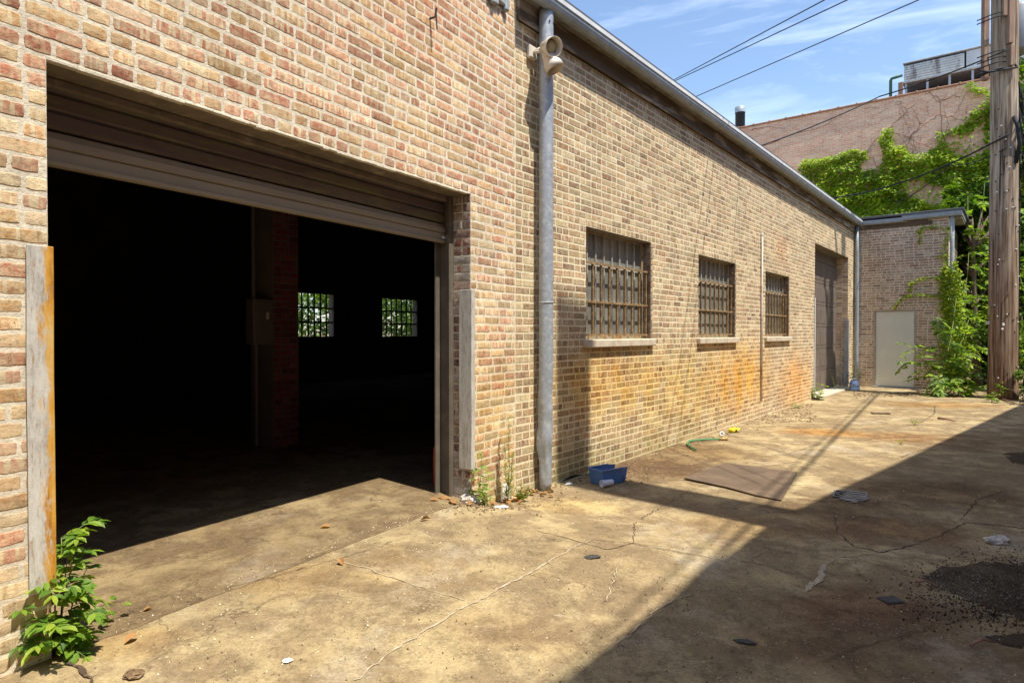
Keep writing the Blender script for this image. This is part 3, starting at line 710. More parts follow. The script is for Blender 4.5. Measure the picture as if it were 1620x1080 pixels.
for i, (a, b) in enumerate(WIN):
    wn = thing('barred_window', None, None); wn.parent = T
    wn['label'] = ['nearest barred window, beside the tall downpipe', 'middle barred window of the long wall', 'farthest barred window, right of the thin pipe'][i]
    zg = wz0+(wz1-wz0)*.69
    fr_ = MB(); y0, y1 = .105, .150
    for (p, q, r0, r1) in ((a, a+.03, wz0, wz1), (b-.035, b, wz0, wz1), (a, b, wz0, wz0+.035), (a, b, wz1-.03, wz1)):
        fr_.bev(p+.001, q-.001, y0, y1, r0, r1, .004)
    fix(fr_.build('frame', M_FRM, wn))
    gl = MB(); gl.box(a+.01, b-.01, .132, .140, wz0+.01, wz1-.01); gl.build('panes', M_GLASS, wn)
    mu = MB()
    for k in range(1, 8): x = a+.03+(b-a-.06)*k/8; mu.box(x-.010, x+.010, .112, .133, wz0+.035, wz1-.03)
    for z in (zg, wz0+(wz1-wz0)*.35): mu.box(a+.03, b-.03, .110, .134, z-.013, z+.013)
    mu.build('muntins', M_MUNT, wn)
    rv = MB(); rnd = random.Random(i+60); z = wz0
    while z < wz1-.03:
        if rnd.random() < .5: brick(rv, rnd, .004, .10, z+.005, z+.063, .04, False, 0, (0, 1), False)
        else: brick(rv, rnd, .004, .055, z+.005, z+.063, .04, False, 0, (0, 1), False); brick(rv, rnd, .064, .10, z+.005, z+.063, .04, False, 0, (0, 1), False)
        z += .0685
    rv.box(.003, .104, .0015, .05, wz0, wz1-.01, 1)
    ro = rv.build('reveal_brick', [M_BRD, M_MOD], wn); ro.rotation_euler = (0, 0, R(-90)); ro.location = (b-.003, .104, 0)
    br = MB()
    for k in range(0, 9):
        x = a+.035+(b-a-.07)*k/8; br.box(x-.010, x+.010, .040, .062, wz0+.03, zg+.01)
    for z in (wz0+.045, wz0+(wz1-wz0)*.34, zg): br.box(a+.004, b-.02, .030, .041, z-.011, z+.011)
    fix(br.build('security_bars', M_RUST, wn))
    si = MB(); nn = 14
    si.bev(a-.05, b+.05, -.055, .11, wz0-.085, wz0-.002, .009); fix(si.build('sill', M_SILL, wn))
    li = MB(); li.bev(a-.08, b+.08, .012, .12, wz1-.012, wz1+.0, .003); fix(li.build('steel_lintel', M_LINT, wn))
# sectional door
sd_ = thing('sectional_door', None, None); sd_.parent = T; sd_['label'] = 'dark brown closed door in the deep recess at the far end'
m = MB(); z = .0; k = 0
while z < dz-.02:
    z2 = min(z+.53, dz); m.bev(d0-.1, d1+.02, .285, .325, z+.004, z2-.004, .006)
    for q in range(6):
        w_ = (d1-d0)/6; m.bev(d0+w_*q+.05, d0+w_*(q+1)-.05, .278, .287, z+.09, z2-.09, .004)
    z += .53; k += 1
fix(m.build('door_panels', M_PANEL, sd_))
m = MB(); m.bev(d0-.002, d1+.002, .012, .3, dz-.008, dz+.03, .004); fix(m.build('door_lintel', M_LINT, sd_))
rv = MB(); rnd = random.Random(4); z = -.2
while z < dz-.03:
    brick(rv, rnd, 0, .13, z+.005, z+.063, .05, False, 0, (0, 1), False); brick(rv, rnd, .14, .275, z+.005, z+.063, .05, False, 0, (0, 1), False); z += .0685
ro = rv.build('reveal_brick', M_BRW, T); ro.rotation_euler = (0, 0, R(-90)); ro.location = (d1-.003, .28, 0)
m = MB(); m.bev(d1-.014, d1-.006, -.012, .10, .1, 1.80, .002); m.bev(d1-.014, d1+.09, -.018, -.008, .1, 1.80, .002); o = fix(m.build('corner_guard', M_STEELR, T)); o['label'] = 'grey steel corner guard right of the dark door'
m = MB(); m.bev(d0-.03, d0+.012, -.018, -.006, .0, 2.22, .002); m.bev(d0+.005, d0+.012, -.012, .1, .0, 2.22, .002); o = fix(m.build('corner_guard', M_WHITE, T)); o['label'] = 'thin pale steel edge guard left of the dark door'
m = MB(); m.bev(d0-.1, d1+.1, -.12, .3, -.05, .035, .01); fix(m.build('door_sill', M_SILL, T))
m = MB(); gx = [FAR.on(884, 745)[0]+i*.03 for i in range(16)]
m.add([(x, -.006, -.01) for x in gx]+[(x, -.006, -.01+.028*math.sin(math.pi*i/15)+.01*mnoise.noise(Vector((x*9, 0, 0)))) for i, x in enumerate(gx)], [(i, i+1, 17+i, 16+i) for i in range(15)]); m.build('foot_gap', M_BLACK, T)
# eaves: soffit, gutter, drip edge, trim
ex0 = -.02
sof = MB(); sof.box(ex0, sC-.01, -.11, .0, 4.385, 4.40); sof.build('soffit', M_SOFF, T)
gt = MB(); gprof = [(-.105, 4.375), (-.125, 4.355), (-.165, 4.352), (-.19, 4.365), (-.205, 4.40), (-.205, 4.452), (-.195, 4.452), (-.105, 4.45)]
gt.prism(gprof, ex0, sC+.09); fix(gt.build('gutter', M_GUT, T))
de = MB(); de.prism([(-.198, 4.43), (-.216, 4.43), (-.218, 4.468), (-.198, 4.470)], ex0, sC+.09); fix(de.build('drip_edge', M_WHITE, T))
re_ = MB(); re_.bev(ex0, sC+.02, -.200, .30, 4.472, 4.515, .01); fix(re_.build('roof_edge', M_ROOF, T))
for k in range(34):   # roof edge lumps
    pass
tr = MB(); tr.bev(.02, sC-.12, -.030, .0, 4.19, 4.385, .006); tr.bev(.02, sC-.12, -.045, .0, 4.19, 4.225, .006); fix(tr.build('fascia_trim', M_WOODD, T))
def downpipe(parent, x, y, r, z0, z1, mat, dents=False, label=None, top=True, strap=(.9, 2.6)):
    m = MB(); n = 60 if dents else 6; P = []; Rr = []
    for i in range(n+1):
        z = z0+(z1-z0)*i/n; f_ = smooth(1.1, .1, z) if dents else 0
        P.append((x+.03*f_*smooth(.45, .0, z), y+.02*f_, z)); Rr.append(r)
    def rf(i, k):
        if not dents: return 1
        z = z0+(z1-z0)*i/n; a = k/20*6.283
        if z > 1.15: return 1
        return 1+.42*smooth(1.2, .6, z)*mnoise.noise(Vector((math.cos(a)*1.3, math.sin(a)*1.3, z*5)))-.34*smooth(.35, .0, z)*abs(math.sin(a+.4))
    m.tube(P, Rr, 20, rfun=rf); o = fix(m.build('downpipe', mat, parent, True)); 
    if label: o['label'] = label
    for z in strap: s = MB(); s.lathe([(r+.001, z-.006), (r+.004, z-.006), (r+.004, z+.006), (r+.001, z+.006)], (x, y, 0), 20); s.box(x-.02, x+.02, y+r, max(y+r+.01, -.001), z-.006, z+.006); s.build('strap', M_GALVD, o, True)
    return o
px_ = FAR.on(864, 300, -.10)
pd = downpipe(T, px_[0], -.10, .066, .0, 4.36, M_GALV, True, 'tall galvanised downpipe, crushed at its foot', strap=(1.72,))
for q in (-.5, .3): m = MB(); m.lathe([(.007, 0), (.007, .012), (0, .012)], (px_[0]+.066*q, -.10-.066*math.sqrt(1-q*q)-.004, 4.24), 8); m.build('rivet', M_IRON, pd)
downpipe(T, sC-.02-.055, -.085, .05, .05, 4.36, M_GUT, False, 'blue grey downpipe in the inner corner', strap=(1.25, 3.0))
cx0 = FAR.on(1205, 500, -.02)[0]; m = MB(); m.tube([(cx0, -.022, .26), (cx0, -.022, 3.15)], .017, 10); m.lathe([(.021, 3.12), (.021, 3.17), (.0, 3.175)], (cx0, -.022, 0), 12)
for z in (.7, 1.7, 2.6): m.bev(cx0-.035, cx0+.035, -.012, -.004, z-.01, z+.01, .002)
m.build('thin_pipe', simple('painted_conduit', (.52, .45, .38), .6, 0, .1, 4, .1, (.34, .22, .12), (.58, .7)), T, True)
m = MB(); m.lathe([(.0, 0), (.011, 0), (.011, .02)], (0, 0, 0), 8, M=Matrix.Rotation(R(90), 4, 'X')); o = m.build('wall_plug', M_IRON, T); o.location = (cx0-.45, -.0, 1.75)
# ------------------------------------------------------------ annex at the end
T = thing('brick_annex', 'small brick annex closing the alley with a pale steel door', 'outbuilding', WING.M)
AW = WING.on(1500, 500)[0]; ad0, ad1 = WING.on(1382, 550)[0], WING.on(1449, 550)[0]; adz = snap(2.03, -.2)
brick_wall(T, M_BRW, M_MOW, .0, AW, -.2, FZ1-.02, [(ad0, ad1, -.5, adz)], .1, False, 33, hdr=7)
m = MB(); m.box(AW-.3, AW-.004, .3, 4.8, -.1, 4.3); m.box(0, .2, .3, 4.8, -.1, 4.3); m.box(.2, AW-.3, 4.5, 4.8, -.1, 4.3); m.build('side_wall', M_BRR, T)
m = MB(); m.bev(-.3, AW+.32, -.12, 5, 4.50, 4.56, .01); fix(m.build('roof', M_ROOF, T))
ad = thing('steel_door', None, None); ad.parent = T
m = MB(); m.bev(ad0+.045, ad1-.045, .035, .08, .03, adz-.045, .004); fix(m.build('leaf', M_ADOOR, ad))
m = MB()
for (p, q, r0, r1) in ((ad0+.001, ad0+.042, .0, adz-.001), (ad1-.042, ad1-.001, .0, adz-.001), (ad0+.042, ad1-.042, adz-.042, adz-.001)): m.bev(p, q, .006, .1, r0, r1, .004)
fix(m.build('frame', M_AFRM, ad))
for z in (.3, 1.0, 1.75): m = MB(); m.tube([(ad1-.046, .03, z-.045), (ad1-.046, .03, z+.045)], .008, 8); m.build('hinge', M_AFRM, ad)
m = MB(); m.bev(ad0-.03, ad1+.03, -.05, .1, -.03, .022, .006); fix(m.build('threshold', M_STEELR, ad))
gt = MB(); gh = WING.on(1430, 360)[0]
gt.prism([(-.0, 4.37), (-.06, 4.34), (-.10, 4.345), (-.12, 4.375), (-.125, 4.455), (-.0, 4.46)], -.04, gh)
gt.prism([(-.0, 4.40), (-.07, 4.37), (-.115, 4.375), (-.135, 4.405), (-.14, 4.49), (-.0, 4.495)], gh-.03, AW+.28)
fix(gt.build('gutter', M_GUT, T))
gt = MB(); gt.bev(AW+.16, AW+.28, -.10, 1.4, 4.38, 4.49, .01); fix(gt.build('side_gutter', M_GUT, T))
gt = MB(); gt.bev(.02, AW-.35, -.015, .0, 4.22, 4.33, .005); gt.bev(AW-.9, AW-.45, -.02, .0, 4.25, 4.36, .005); fix(gt.build('fascia_trim', M_WOODD, T))
gt = MB(); gt.box(AW, AW+.26, .0, 1.4, 4.33, 4.37); gt.build('side_soffit', M_SOFF, T)
dpx = WING.on(1508, 400, -.05)[0]; downpipe(T, AW+.07, -.04, .05, .4, 4.36, M_GALVD, False, 'pale downpipe on the outer corner of the annex, ivy climbing it', strap=(3.9,))
# ------------------------------------------------------------ ivied building behind
T = thing('brick_block', 'tall pink brick building behind, half covered with green climbing vine', 'building', IVY.M)
IZ = 9.66
m = MB(); m.box(-9, 14, 0, .4, -.1, IZ); m.box(-9, -8.6, .4, 14, -.1, IZ); m.box(13.6, 14, .4, 14, -.1, IZ); m.box(-8.6, 13.6, 13.6, 14, -.1, IZ); m.build('wall', M_BRI, T)
m = MB(); m.box(-8.6, 13.6, .4, 13.6, IZ-.5, IZ-.3); m.build('roof', M_ROOF, T)
m = MB(); x = -9.0; rr = random.Random(2)
while x < 14:
    m.bev(x+.005, x+.60, -.04, .44, IZ, IZ+.075, .02); m.bev(x+.56, x+.63, -.055, .455, IZ-.005, IZ+.10, .02); x += .61
fix(m.build('coping', M_CLAY, T))
# rooftop cooler
h0 = IVY.on(1430, 110, .6)[0]; hzb = IVY.on(1430, 134, .6)[1]; hzt = IVY.on(1430, 107, .6)[1]
T2 = thing('rooftop_cooler', 'long grey ribbed metal cooling unit on legs above the ivied wall', 'cooling unit', IVY.M @ Matrix.Translation((h0, .6, IZ-.3)))
hb = hzb-(IZ-.3)+.10; ht = hzt-(IZ-.3)+.05
m = MB(); m.bev(0, 1.75, .0, 2.0, hb, ht, .02); m.bev(1.80, 5.2, .02, 2.0, hb, ht+.05, .02)
for i in range(6): z = hb+(ht-hb)*(.12+.15*i); m.bev(.03, 1.72, -.025, .0, z, z+.03, .008)
fix(m.build('casing', M_HVAC, T2))
m = MB(); m.bev(-.04, 5.25, -.05, 2.05, hb-.08, hb-.001, .01); m.bev(-.03, 5.22, -.04, 2.04, ht+.052, ht+.10, .01); fix(m.build('frame', M_GALVD, T2))
for i in range(9): m = MB(); m.bev(.03+i*.64, .10+i*.64, .0, .07, .0, hb-.081, .006); m.build('leg', M_GALV, T2)
m = MB(); m.box(0, 5.2, 1.2, 1.9, .1, hb-.09); m.build('fan_base', M_BLACK, T2)
px0 = IVY.on(1409, 140, .5)[0]
m = MB(); zt = IVY.on(1412, 124, .5)[1]; m.tube([(px0, .5, IZ-.3), (px0, .5, zt-.08), (px0+.03, .5, zt-.01), (px0+.1, .5, zt), (h0-.03, .5, zt+.03)], .05, 10)
tag(m.build('green_pipe', M_GREENP, None, True, IVY.M), 'bent green pipe rising at the left end of the rooftop cooler', 'pipe')
qx = IVY.on(1425, 140, .45)[0]; m = MB(); m.bev(qx-.08, qx+.06, .45, .6, IZ-.3, IVY.on(1425, 130, .45)[1], .01)
tag(fix(m.build('wooden_post', M_BOARD, None, False, IVY.M)), 'short orange brown post between green pipe and cooler', 'post')
fxx, fzz = IVY.on(1171, 170, 1.5)
m = MB(); rf_ = .20; m.lathe([(rf_, 8.9), (rf_, fzz-.26), (rf_+.012, fzz-.25), (rf_+.012, fzz-.02), (rf_, fzz), (rf_-.04, fzz), (rf_-.04, fzz-.4)], (fxx, 1.5, 0), 24, 0)
fl = m.build('flue', M_FLUE, None, True, IVY.M); tag(fl, 'black round chimney flue with silver top above the roofline', 'chimney')
m = MB(); m.lathe([(rf_+.014, fzz-.24), (rf_+.018, fzz-.2), (rf_+.018, fzz-.01), (rf_+.01, fzz)], (fxx, 1.5, 0), 24); o = m.build('cap_band', M_GALV, fl, True)
# ------------------------------------------------------------ building across the alley (outside the frame, it throws the shade)
RB = 6.3; off = Vector((SUN_H.x, SUN_H.y))*(RB/math.tan(SUN_E))
e1 = gp(870, 1080).to_2d(); e2 = gp(1222, 822).to_2d(); e3 = ground(1600, 646).to_2d()
u1 = (e2-e1).normalized(); u3 = (e3-e2).normalized(); u1 = FAR.u
A = e2-u1*12+off; Bq = e2+off; Cq = e3+u3*3.0+off; nr = Vector((u3.y, -u3.x))
T = thing('neighbour_building', 'brick building on the shaded side of the alley behind the camera', 'building')
m = MB(); m.sheet([A, Bq, Cq, Cq+nr*8, Bq+nr*9, A+nr*9][::-1], -.1, RB); fix(m.build('wall', M_BRR, T))
wp = FAR.wor((FAR.on(878, 600)[0]+FAR.on(935, 600)[0])/2, 0); tt = 5.35
cpos = wp.to_2d()+SUN_H*tt; chh = FAR.on(905, 556)[1]+tt*math.tan(SUN_E)
m = MB(); Mr = Matrix.Translation((cpos.x, cpos.y, 0)) @ Matrix.Rotation(math.atan2(SUN_H.y, SUN_H.x)+R(90), 4, 'Z')
m.bev(-.31, .31, -.25, .25, RB-.1, chh, .01, M=Mr); m.build('chimney', M_BRR, T)
# ------------------------------------------------------------ utility pole
pb_ = ground(1586, 630); PX, PY = pb_.x, pb_.y; pr0 = .262
T = thing('utility_pole', 'thick weathered wooden utility pole at the right with cables wrapped round it', 'utility pole', loc=(PX, PY, 0))
m = MB(); n = 60; rr = random.Random(8); P = [(-.004*z, 0, z) for z in [i*.2 for i in range(n+1)]]
m.tube(P, [pr0*(1.04-.012*z[2]) if z[2] > .5 else pr0*(1.10-.1*z[2]) for z in P], 28, rfun=lambda i, k: 1+.02*mnoise.noise(Vector((math.cos(k/28*6.283)*3, math.sin(k/28*6.283)*3, i*.06)))); m.build('pole', M_POLE, T, True)
def onpole(px, py, r=pr0):
    p = atz(px, py, PY-r); return p-Vector((PX, PY, 0))
def strip(px0, px1, py0, py1, yoff, th, mat, name):
    a = onpole(px0, py0); b = onpole(px1, py1); pm = (py0+py1)/2; m = MB(); m.bev(onpole(px0, pm, -yoff).x, onpole(px1, pm, -yoff).x, yoff, yoff+th, b.z, a.z, .01); return fix(m.build(name, mat, T))
strip(1557, 1566, -60, 122, -.12, .10, M_BOARD, 'conduit_board'); strip(1597, 1605, -60, 70, -.33, .10, M_BOARD, 'conduit_board')
strip(1599, 1606, 72, 105, -.32, .08, M_BOARD, 'board_end'); strip(1588, 1596, -40, 26, -.30, .05, M_BOARD, 'cleat')
for y_ in (20, 26, 80, 90, 98, 109):
    a = onpole(1558, y_+5); b = onpole(1604, y_-4); m = MB()
    Pq = []
    for k in range(13):
        u = k/12; ang = math.pi*(1-u); Pq.append((a.x+(b.x-a.x)*u, -.03-(pr0+.01)*math.sin(ang)*.98, a.z+(b.z-a.z)*u))
    m.tube(Pq, .012 if y_ < 105 else .03, 6); m.build('binding_wire', M_WIRE, T, True)
a = onpole(1562, 112); b = onpole(1604, 97); m = MB()
m.tube([(a.x-.03, -.12, a.z+.05), (a.x+.02, -.26, a.z-.03), (-.0, -.32, a.z+.05), (b.x-.05, -.26, b.z), (b.x+.05, -.1, b.z+.15)], .024, 8); m.build('looped_cable', M_WIRE, T, True)
rr = random.Random(12)
for i in range(60):
    a = rr.uniform(-2.9, -.15); z = rr.uniform(.4, 6.4); r_ = pr0*(1.03-.012*z); m = MB()
    m.lathe([(0, .022), (.012, .02), (.017, .0)], (0, 0, 0), 6, M=Matrix.Rotation(R(90), 4, 'X') @ Matrix.Rotation(0, 4, 'Z'))
    o = m.build('nail_head', M_PAPER if rr.random() < .4 else M_IRON, T); o.location = (math.cos(a)*r_-.004*z, math.sin(a)*r_, z); o.rotation_euler = (0, 0, a+R(90))
for (x_, y_, w_, h_, mt) in ((1579, 490, 3.5, 15, simple('faded_tag', (.42, .36, .16), .7)), (1577, 510, 5, 5, M_PAPER), (1590, 513, 3, 4, M_PAPER), (1589, 520, 3, 3, M_PAPER)):
    p = onpole(x_, y_); s_ = 1/73.; yy = -math.sqrt(max(0, pr0**2-p.x**2))*1.03-.012; m = MB(); m.bev(p.x-w_*s_/2, p.x+w_*s_/2, yy-.004, yy+.02, p.z-h_*s_/2, p.z+h_*s_/2, .002); m.build('tag', mt, T)
m = MB(); tx = onpole(1622, 60)
m.lathe([(0, -.0), (.26, 0), (.28, .03), (.28, .95), (.24, 1.02), (0, 1.05)], (tx.x+.12, .1, onpole(1600, 72).z), 24); o = m.build('transformer', M_XFMR, T, True)
m = MB(); m.bev(tx.x-.28, tx.x-.1, -.0, .2, onpole(1600, 55).z, onpole(1600, 45).z, .01); m.bev(tx.x-.28, tx.x-.1, -.0, .2, onpole(1600, 18).z, onpole(1600, 8).z, .01); m.build('bracket', M_IRON, T)
m = MB(); m.bev(-1.3, 1.3, -.38, -.26, 9.6, 9.73, .01); m.build('crossarm', M_BOARD, T)
for x_ in (-1.2, -.6, .6, 1.2): m = MB(); m.lathe([(.0, .2), (.04, .17), (.05, .1), (.03, .05), (.05, .02), (.03, 0)], (x_, -.32, 9.73), 12); m.build('insulator', M_IRON, T, True)
# hanging cable mess right of the pole
rr = random.Random(77); m = MB()
for i in range(13):
    a = onpole(rr.uniform(1602, 1608), rr.uniform(95, 135)); z1 = onpole(1604, rr.uniform(160, 330)).z; x1 = pr0+rr.uniform(.0, .16); Pq = []
    for k in range(9):
        u = k/8; Pq.append((a.x+(x1-a.x)*u+rr.uniform(-.05, .05), -.16+rr.uniform(-.05, .05), a.z+(z1-a.z)*u))
    m.tube(Pq, rr.uniform(.008, .018), 6)
m.tube([(pr0+.02, -.08, .3), (pr0+.03, -.06, 3), (pr0+.02, -.08, 6.5)], .014, 6)
a = onpole(1596, 192); m.tube([a+Vector((.1, -.02, .1)), a+Vector((.12, -.1, -.15)), a+Vector((.2, -.05, -.5)), a+Vector((.16, .0, -.9))], .04, 8)
m.build('hanging_cables', M_WIRE, T, True)
# ------------------------------------------------------------ overhead cables
def cable(pts, r, label, sag=0.0, n=24, group=None):
    P = [Vector(p) for p in pts]; Q = []
    for a, b in zip(P, P[1:]):
        for i in range(n+1):
            u = i/n; q = a.lerp(b, u); q.z -= sag*4*u*(1-u); Q.append(q)
    m = MB(); m.tube(Q, r, 6); o = m.build('overhead_cable', M_WIRE, None, True); tag(o, label, 'cable', group); return o
cable([(PX-.15, PY-.30, onpole(1566, 213).z), atz(1310, 314, 17.0)], .018, 'thick dark bundled cable sagging from the pole to the warehouse eave', .25)
cable([(PX-.2, PY-.3, onpole(1562, 80).z), atz(1391, 153, 15), atz(1200, 232, 13.0)], .015, 'thin cable crossing in front of the rooftop cooler', .05)
cable([(PX-.2, PY-.3, onpole(1566, 235).z), atz(1500, 262, 15.2), atz(1420, 320, 16.6)], .012, 'thin cable hanging below the thick bundle left of the pole', .1)
cable([atz(1290, -10, 6.0)+Vector((1.5, -2, 1.5)), atz(1305, 0, 7.2), atz(1058, 131, 11.6)], .007, 'upper of three wires crossing the blue sky', 0)
cable([atz(1325, -10, 6.0)+Vector((1.5, -2, 1.5)), atz(1341, 0, 7.2), atz(1060, 132, 11.6)], .007, 'middle of three wires crossing the blue sky', 0)
cable([atz(1440, -10, 6.5)+Vector((1.5, -2, 1.5)), atz(1454, 0, 7.6), atz(1094, 156, 12.0)], .007, 'lowest and longest of three wires crossing the blue sky', 0)
for k, (g1, g2, hh, rr_) in enumerate((((1372, 640), (1165, 850), 8.0, .024), ((1362, 640), (1120, 858), 8.3, .012))):
    q1 = ground(*g1)+sd*(hh/sd.z); q2 = ground(*g2)+sd*(hh/sd.z); dd = (q2-q1)
    cable([q1-dd*.35, q1, q2, q2+dd*.45], rr_, ['thick', 'thinner'][k]+' cable high over the alley outside the frame, throwing a line of shade', 0)
# ------------------------------------------------------------ security light
lx, lz = FAR.on(841, 84, -.02)
T = thing('security_light', 'twin floodlight with two round beige lamp heads mounted by the downpipe', 'floodlight', FAR.M @ Matrix.Translation((lx, 0, lz)))
m = MB(); m.bev(-.055, .055, -.045, -.001, -.06, .06, .012); fix(m.build('junction_box', M_CAST, T))
def lamp(head, dirv):
    z = Vector(dirv).normalized(); q = z.to_track_quat('Z', 'Y').to_matrix().to_4x4(); Mx = Matrix.Translation(head) @ q
    m = MB(); pf = [(.018, -.15), (.04, -.145), (.052, -.11), (.062, -.06), (.078, -.02), (.084, .0), (.086, .045), (.081, .045), (.077, .0), (.062, -.02)]
    m.lathe(pf, (0, 0, 0), 24, M=Mx); o = m.build('lamp_head', M_CAST, T, True)
    b = MB(); b.lathe([(.056, -.018), (.05, -.004), (.03, .008), (0, .012)], (0, 0, 0), 20, M=Mx); b.build('bulb', M_BULB, o, True)
    m = MB(); m.tube([(0, -.03, 0), Vector(head)-z*.15], .016, 8); m.build('arm', M_CAST, T, True)
lamp((-.015, -.25, -.015), (-.38, -.9, -.36)); lamp((.045, -.225, -.15), (.22, -.42, -.88))
# ------------------------------------------------------------ leaves
def leaf(mb, p, d, nrm, ln, wd, col, fold=.15, six=False):
    d = d.normalized(); s_ = d.cross(nrm)
    if s_.length < 1e-4: s_ = d.orthogonal()
    s_.normalize(); n = s_.cross(d)
    if six:
        vs = [p, p+d*ln*.3+s_*wd*.42+n*fold*wd, p+d*ln*.65+s_*wd*.40+n*fold*wd, p+d*ln-n*ln*.1, p+d*ln*.65-s_*wd*.40+n*fold*wd, p+d*ln*.3-s_*wd*.42+n*fold*wd, p+d*ln*.5]
        mb.add(vs, [(0, 1, 6), (1, 2, 6), (2, 3, 6), (3, 4, 6), (4, 5, 6), (5, 0, 6)], 0, col)
    else:
        vs = [p, p+d*ln*.45+s_*wd*.5+n*fold*wd, p+d*ln, p+d*ln*.45-s_*wd*.5+n*fold*wd]; mb.add(vs, [(0, 1, 2), (0, 2, 3)], 0, col)
def rvec(r): 
    v = Vector((r.gauss(0, 1), r.gauss(0, 1), r.gauss(0, 1))); return v.normalized()
def inpoly(x, y, P):
    c = False; j = len(P)-1
    for i in range(len(P)):
        if (P[i][1] > y) != (P[j][1] > y) and x < (P[j][0]-P[i][0])*(y-P[i][1])/(P[j][1]-P[i][1])+P[i][0]: c = not c
        j = i
    return c
# ivy on the tall wall: outline in wall metres, measured once
IVP = [IVY.on(*p) for p in [(1250, 345), (1262, 270), (1275, 250), (1300, 246), (1320, 250), (1345, 240), (1368, 243), (1372, 262), (1392, 262), (1400, 268), (1391, 225), (1400, 203), (1412, 205), (1417, 232), (1440, 246), (1475, 236), (1492, 228), (1483, 205), (1500, 205), (1520, 200), (1545, 172), (1562, 165), (1545, 155), (1526, 138), (1540, 130), (1552, 138), (1572, 165), (1580, 150), (1600, 145), (1625, 130), (1700, 120), (1700, 620), (1250, 620)]]
IVH = [[IVY.on(*p) for p in [(1432, 288), (1460, 285), (1480, 295), (1505, 290), (1500, 312), (1475, 325), (1440, 310)]],
       [IVY.on(*p) for p in [(1500, 215), (1530, 205), (1565, 195), (1565, 235), (1540, 245), (1500, 240)]],
       [IVY.on(*p) for p in [(1480, 265), (1500, 262), (1502, 272), (1482, 276)]]]
T = thing('climbing_vine', 'bright green climbing vine spreading over the tall pink brick wall', 'climbing plant', IVY.M)
rr = random.Random(41); m = MB(); cnt = 0; tries = 0
xs_ = [p[0] for p in IVP]; zs_ = [p[1] for p in IVP]
while cnt < 34000 and tries < 300000:
    tries += 1; x = rr.uniform(min(xs_), max(xs_)); z = rr.uniform(3.2, max(zs_))
    e = .25*mnoise.noise(Vector((x*1.7, z*1.7, 0)))+.12*mnoise.noise(Vector((x*5, z*5, 4)))
    if not inpoly(x+e, z+e*.8, IVP): continue
    if any(inpoly(x+e*1.2, z-e, h) for h in IVH) and rr.random() < .93: continue
    dn = mnoise.noise(Vector((x*1.1, z*1.1, 9)))
    if dn < -.42 and rr.random() < .7: continue
    thk = .10+.30*max(0, .35+mnoise.noise(Vector((x*2.1, z*2.1, 20)))); y = -.02-rr.random()*thk
    ln = rr.uniform(.07, .14); d = Vector((rr.uniform(-.8, .8), -.35-rr.random()*.5, -.7+rr.uniform(-.3, .5)))
    c = min(1, max(0, .45+.45*mnoise.noise(Vector((x*1.3, z*1.3, 30)))+rr.uniform(-.25, .25)))
    leaf(m, Vector((x, y, z)), d, Vector((rr.uniform(-.5, .5), -1, rr.uniform(.2, 1.2))), ln, ln*.9, (c, rr.random(), 0, 1)); cnt += 1
m.build('leaves', M_IVY, T)
m = MB(); rr = random.Random(3)
def vine(pts, r0, frame, mb, n=5, jit=.04, y=-.012):
    P = [frame.on(*p) for p in pts]; Q = []
    for a, b in zip(P, P[1:]):
        for i in range(n): u = i/n; Q.append((a[0]+(b[0]-a[0])*u+rr.uniform(-jit, jit), y, a[1]+(b[1]-a[1])*u+rr.uniform(-jit, jit)))
    mb.tube(Q, [r0*(1-.75*i/len(Q)) for i in range(len(Q))], 5)
for pts in ([(1500, 245), (1488, 190), (1487, 160), (1500, 148)], [(1488, 182), (1470, 190), (1440, 218), (1432, 235)], [(1488, 182), (1515, 188), (1545, 196)], [(1487, 165), (1475, 150)],
            [(1440, 218), (1455, 200), (1450, 180), (1440, 165)], [(1365, 250), (1385, 222), (1395, 212)], [(1395, 212), (1420, 190), (1440, 170), (1455, 160)], [(1490, 160), (1510, 150), (1520, 160)],
            [(1440, 218), (1425, 215), (1412, 212)], [(1480, 290), (1470, 310), (1465, 330)], [(1490, 160), (1470, 145), (1462, 150)], [(1500, 240), (1470, 232), (1430, 215), (1400, 205)], [(1545, 196), (1530, 180), (1528, 160)],
            [(1206, 231), (1240, 218), (1300, 200), (1340, 180)], [(1190, 205), (1215, 200), (1250, 206)]):
    vine(pts, .011, IVY, m)
for i in range(46):
    x_ = rr.uniform(1385, 1560); y_ = rr.uniform(165, 300); a_ = rr.uniform(-2.4, -.7); pts = [(x_, y_)]
    for k in range(rr.randint(2, 5)): a_ += rr.uniform(-.7, .7); x_ += 11*math.cos(a_); y_ += 11*math.sin(a_); pts.append((x_, max(y_, 150-(x_-1440)*.19+8)))
    vine(pts, .006, IVY, m, jit=.03)
m.build('stems', M_VINEW, T, True)
# vine on annex
def onw(px, py): return WING.on(px, py)
T = thing('creeper', 'leafy creeper climbing the outer corner and downpipe of the annex', 'climbing plant', WING.M)
m = MB(); st = MB(); rr = random.Random(6)
def trail(pts, wid, dens, frame=WING, size=.05, y=-.03):
    P = [frame.on(*p) for p in pts]
    for a, b in zip(P, P[1:]):
        L_ = math.hypot(b[0]-a[0], b[1]-a[1])
        for i in range(int(L_*dens)):
            u = rr.random(); x = a[0]+(b[0]-a[0])*u+rr.gauss(0, wid); z = a[1]+(b[1]-a[1])*u+rr.gauss(0, wid)
            s_ = size*rr.uniform(.6, 1.3); leaf(m, Vector((x, y-rr.random()*.06, z)), Vector((rr.uniform(-1, 1), -.4, rr.uniform(-1, .3))), Vector((rr.uniform(-.4, .4), -1, .5)), s_, s_*.8, (rr.random(), rr.random(), 0, 1))
trail([(1415, 488), (1428, 470), (1450, 465), (1480, 468), (1500, 470)], .018, 110); trail([(1440, 462), (1440, 448), (1460, 440), (1500, 438)], .018, 110)
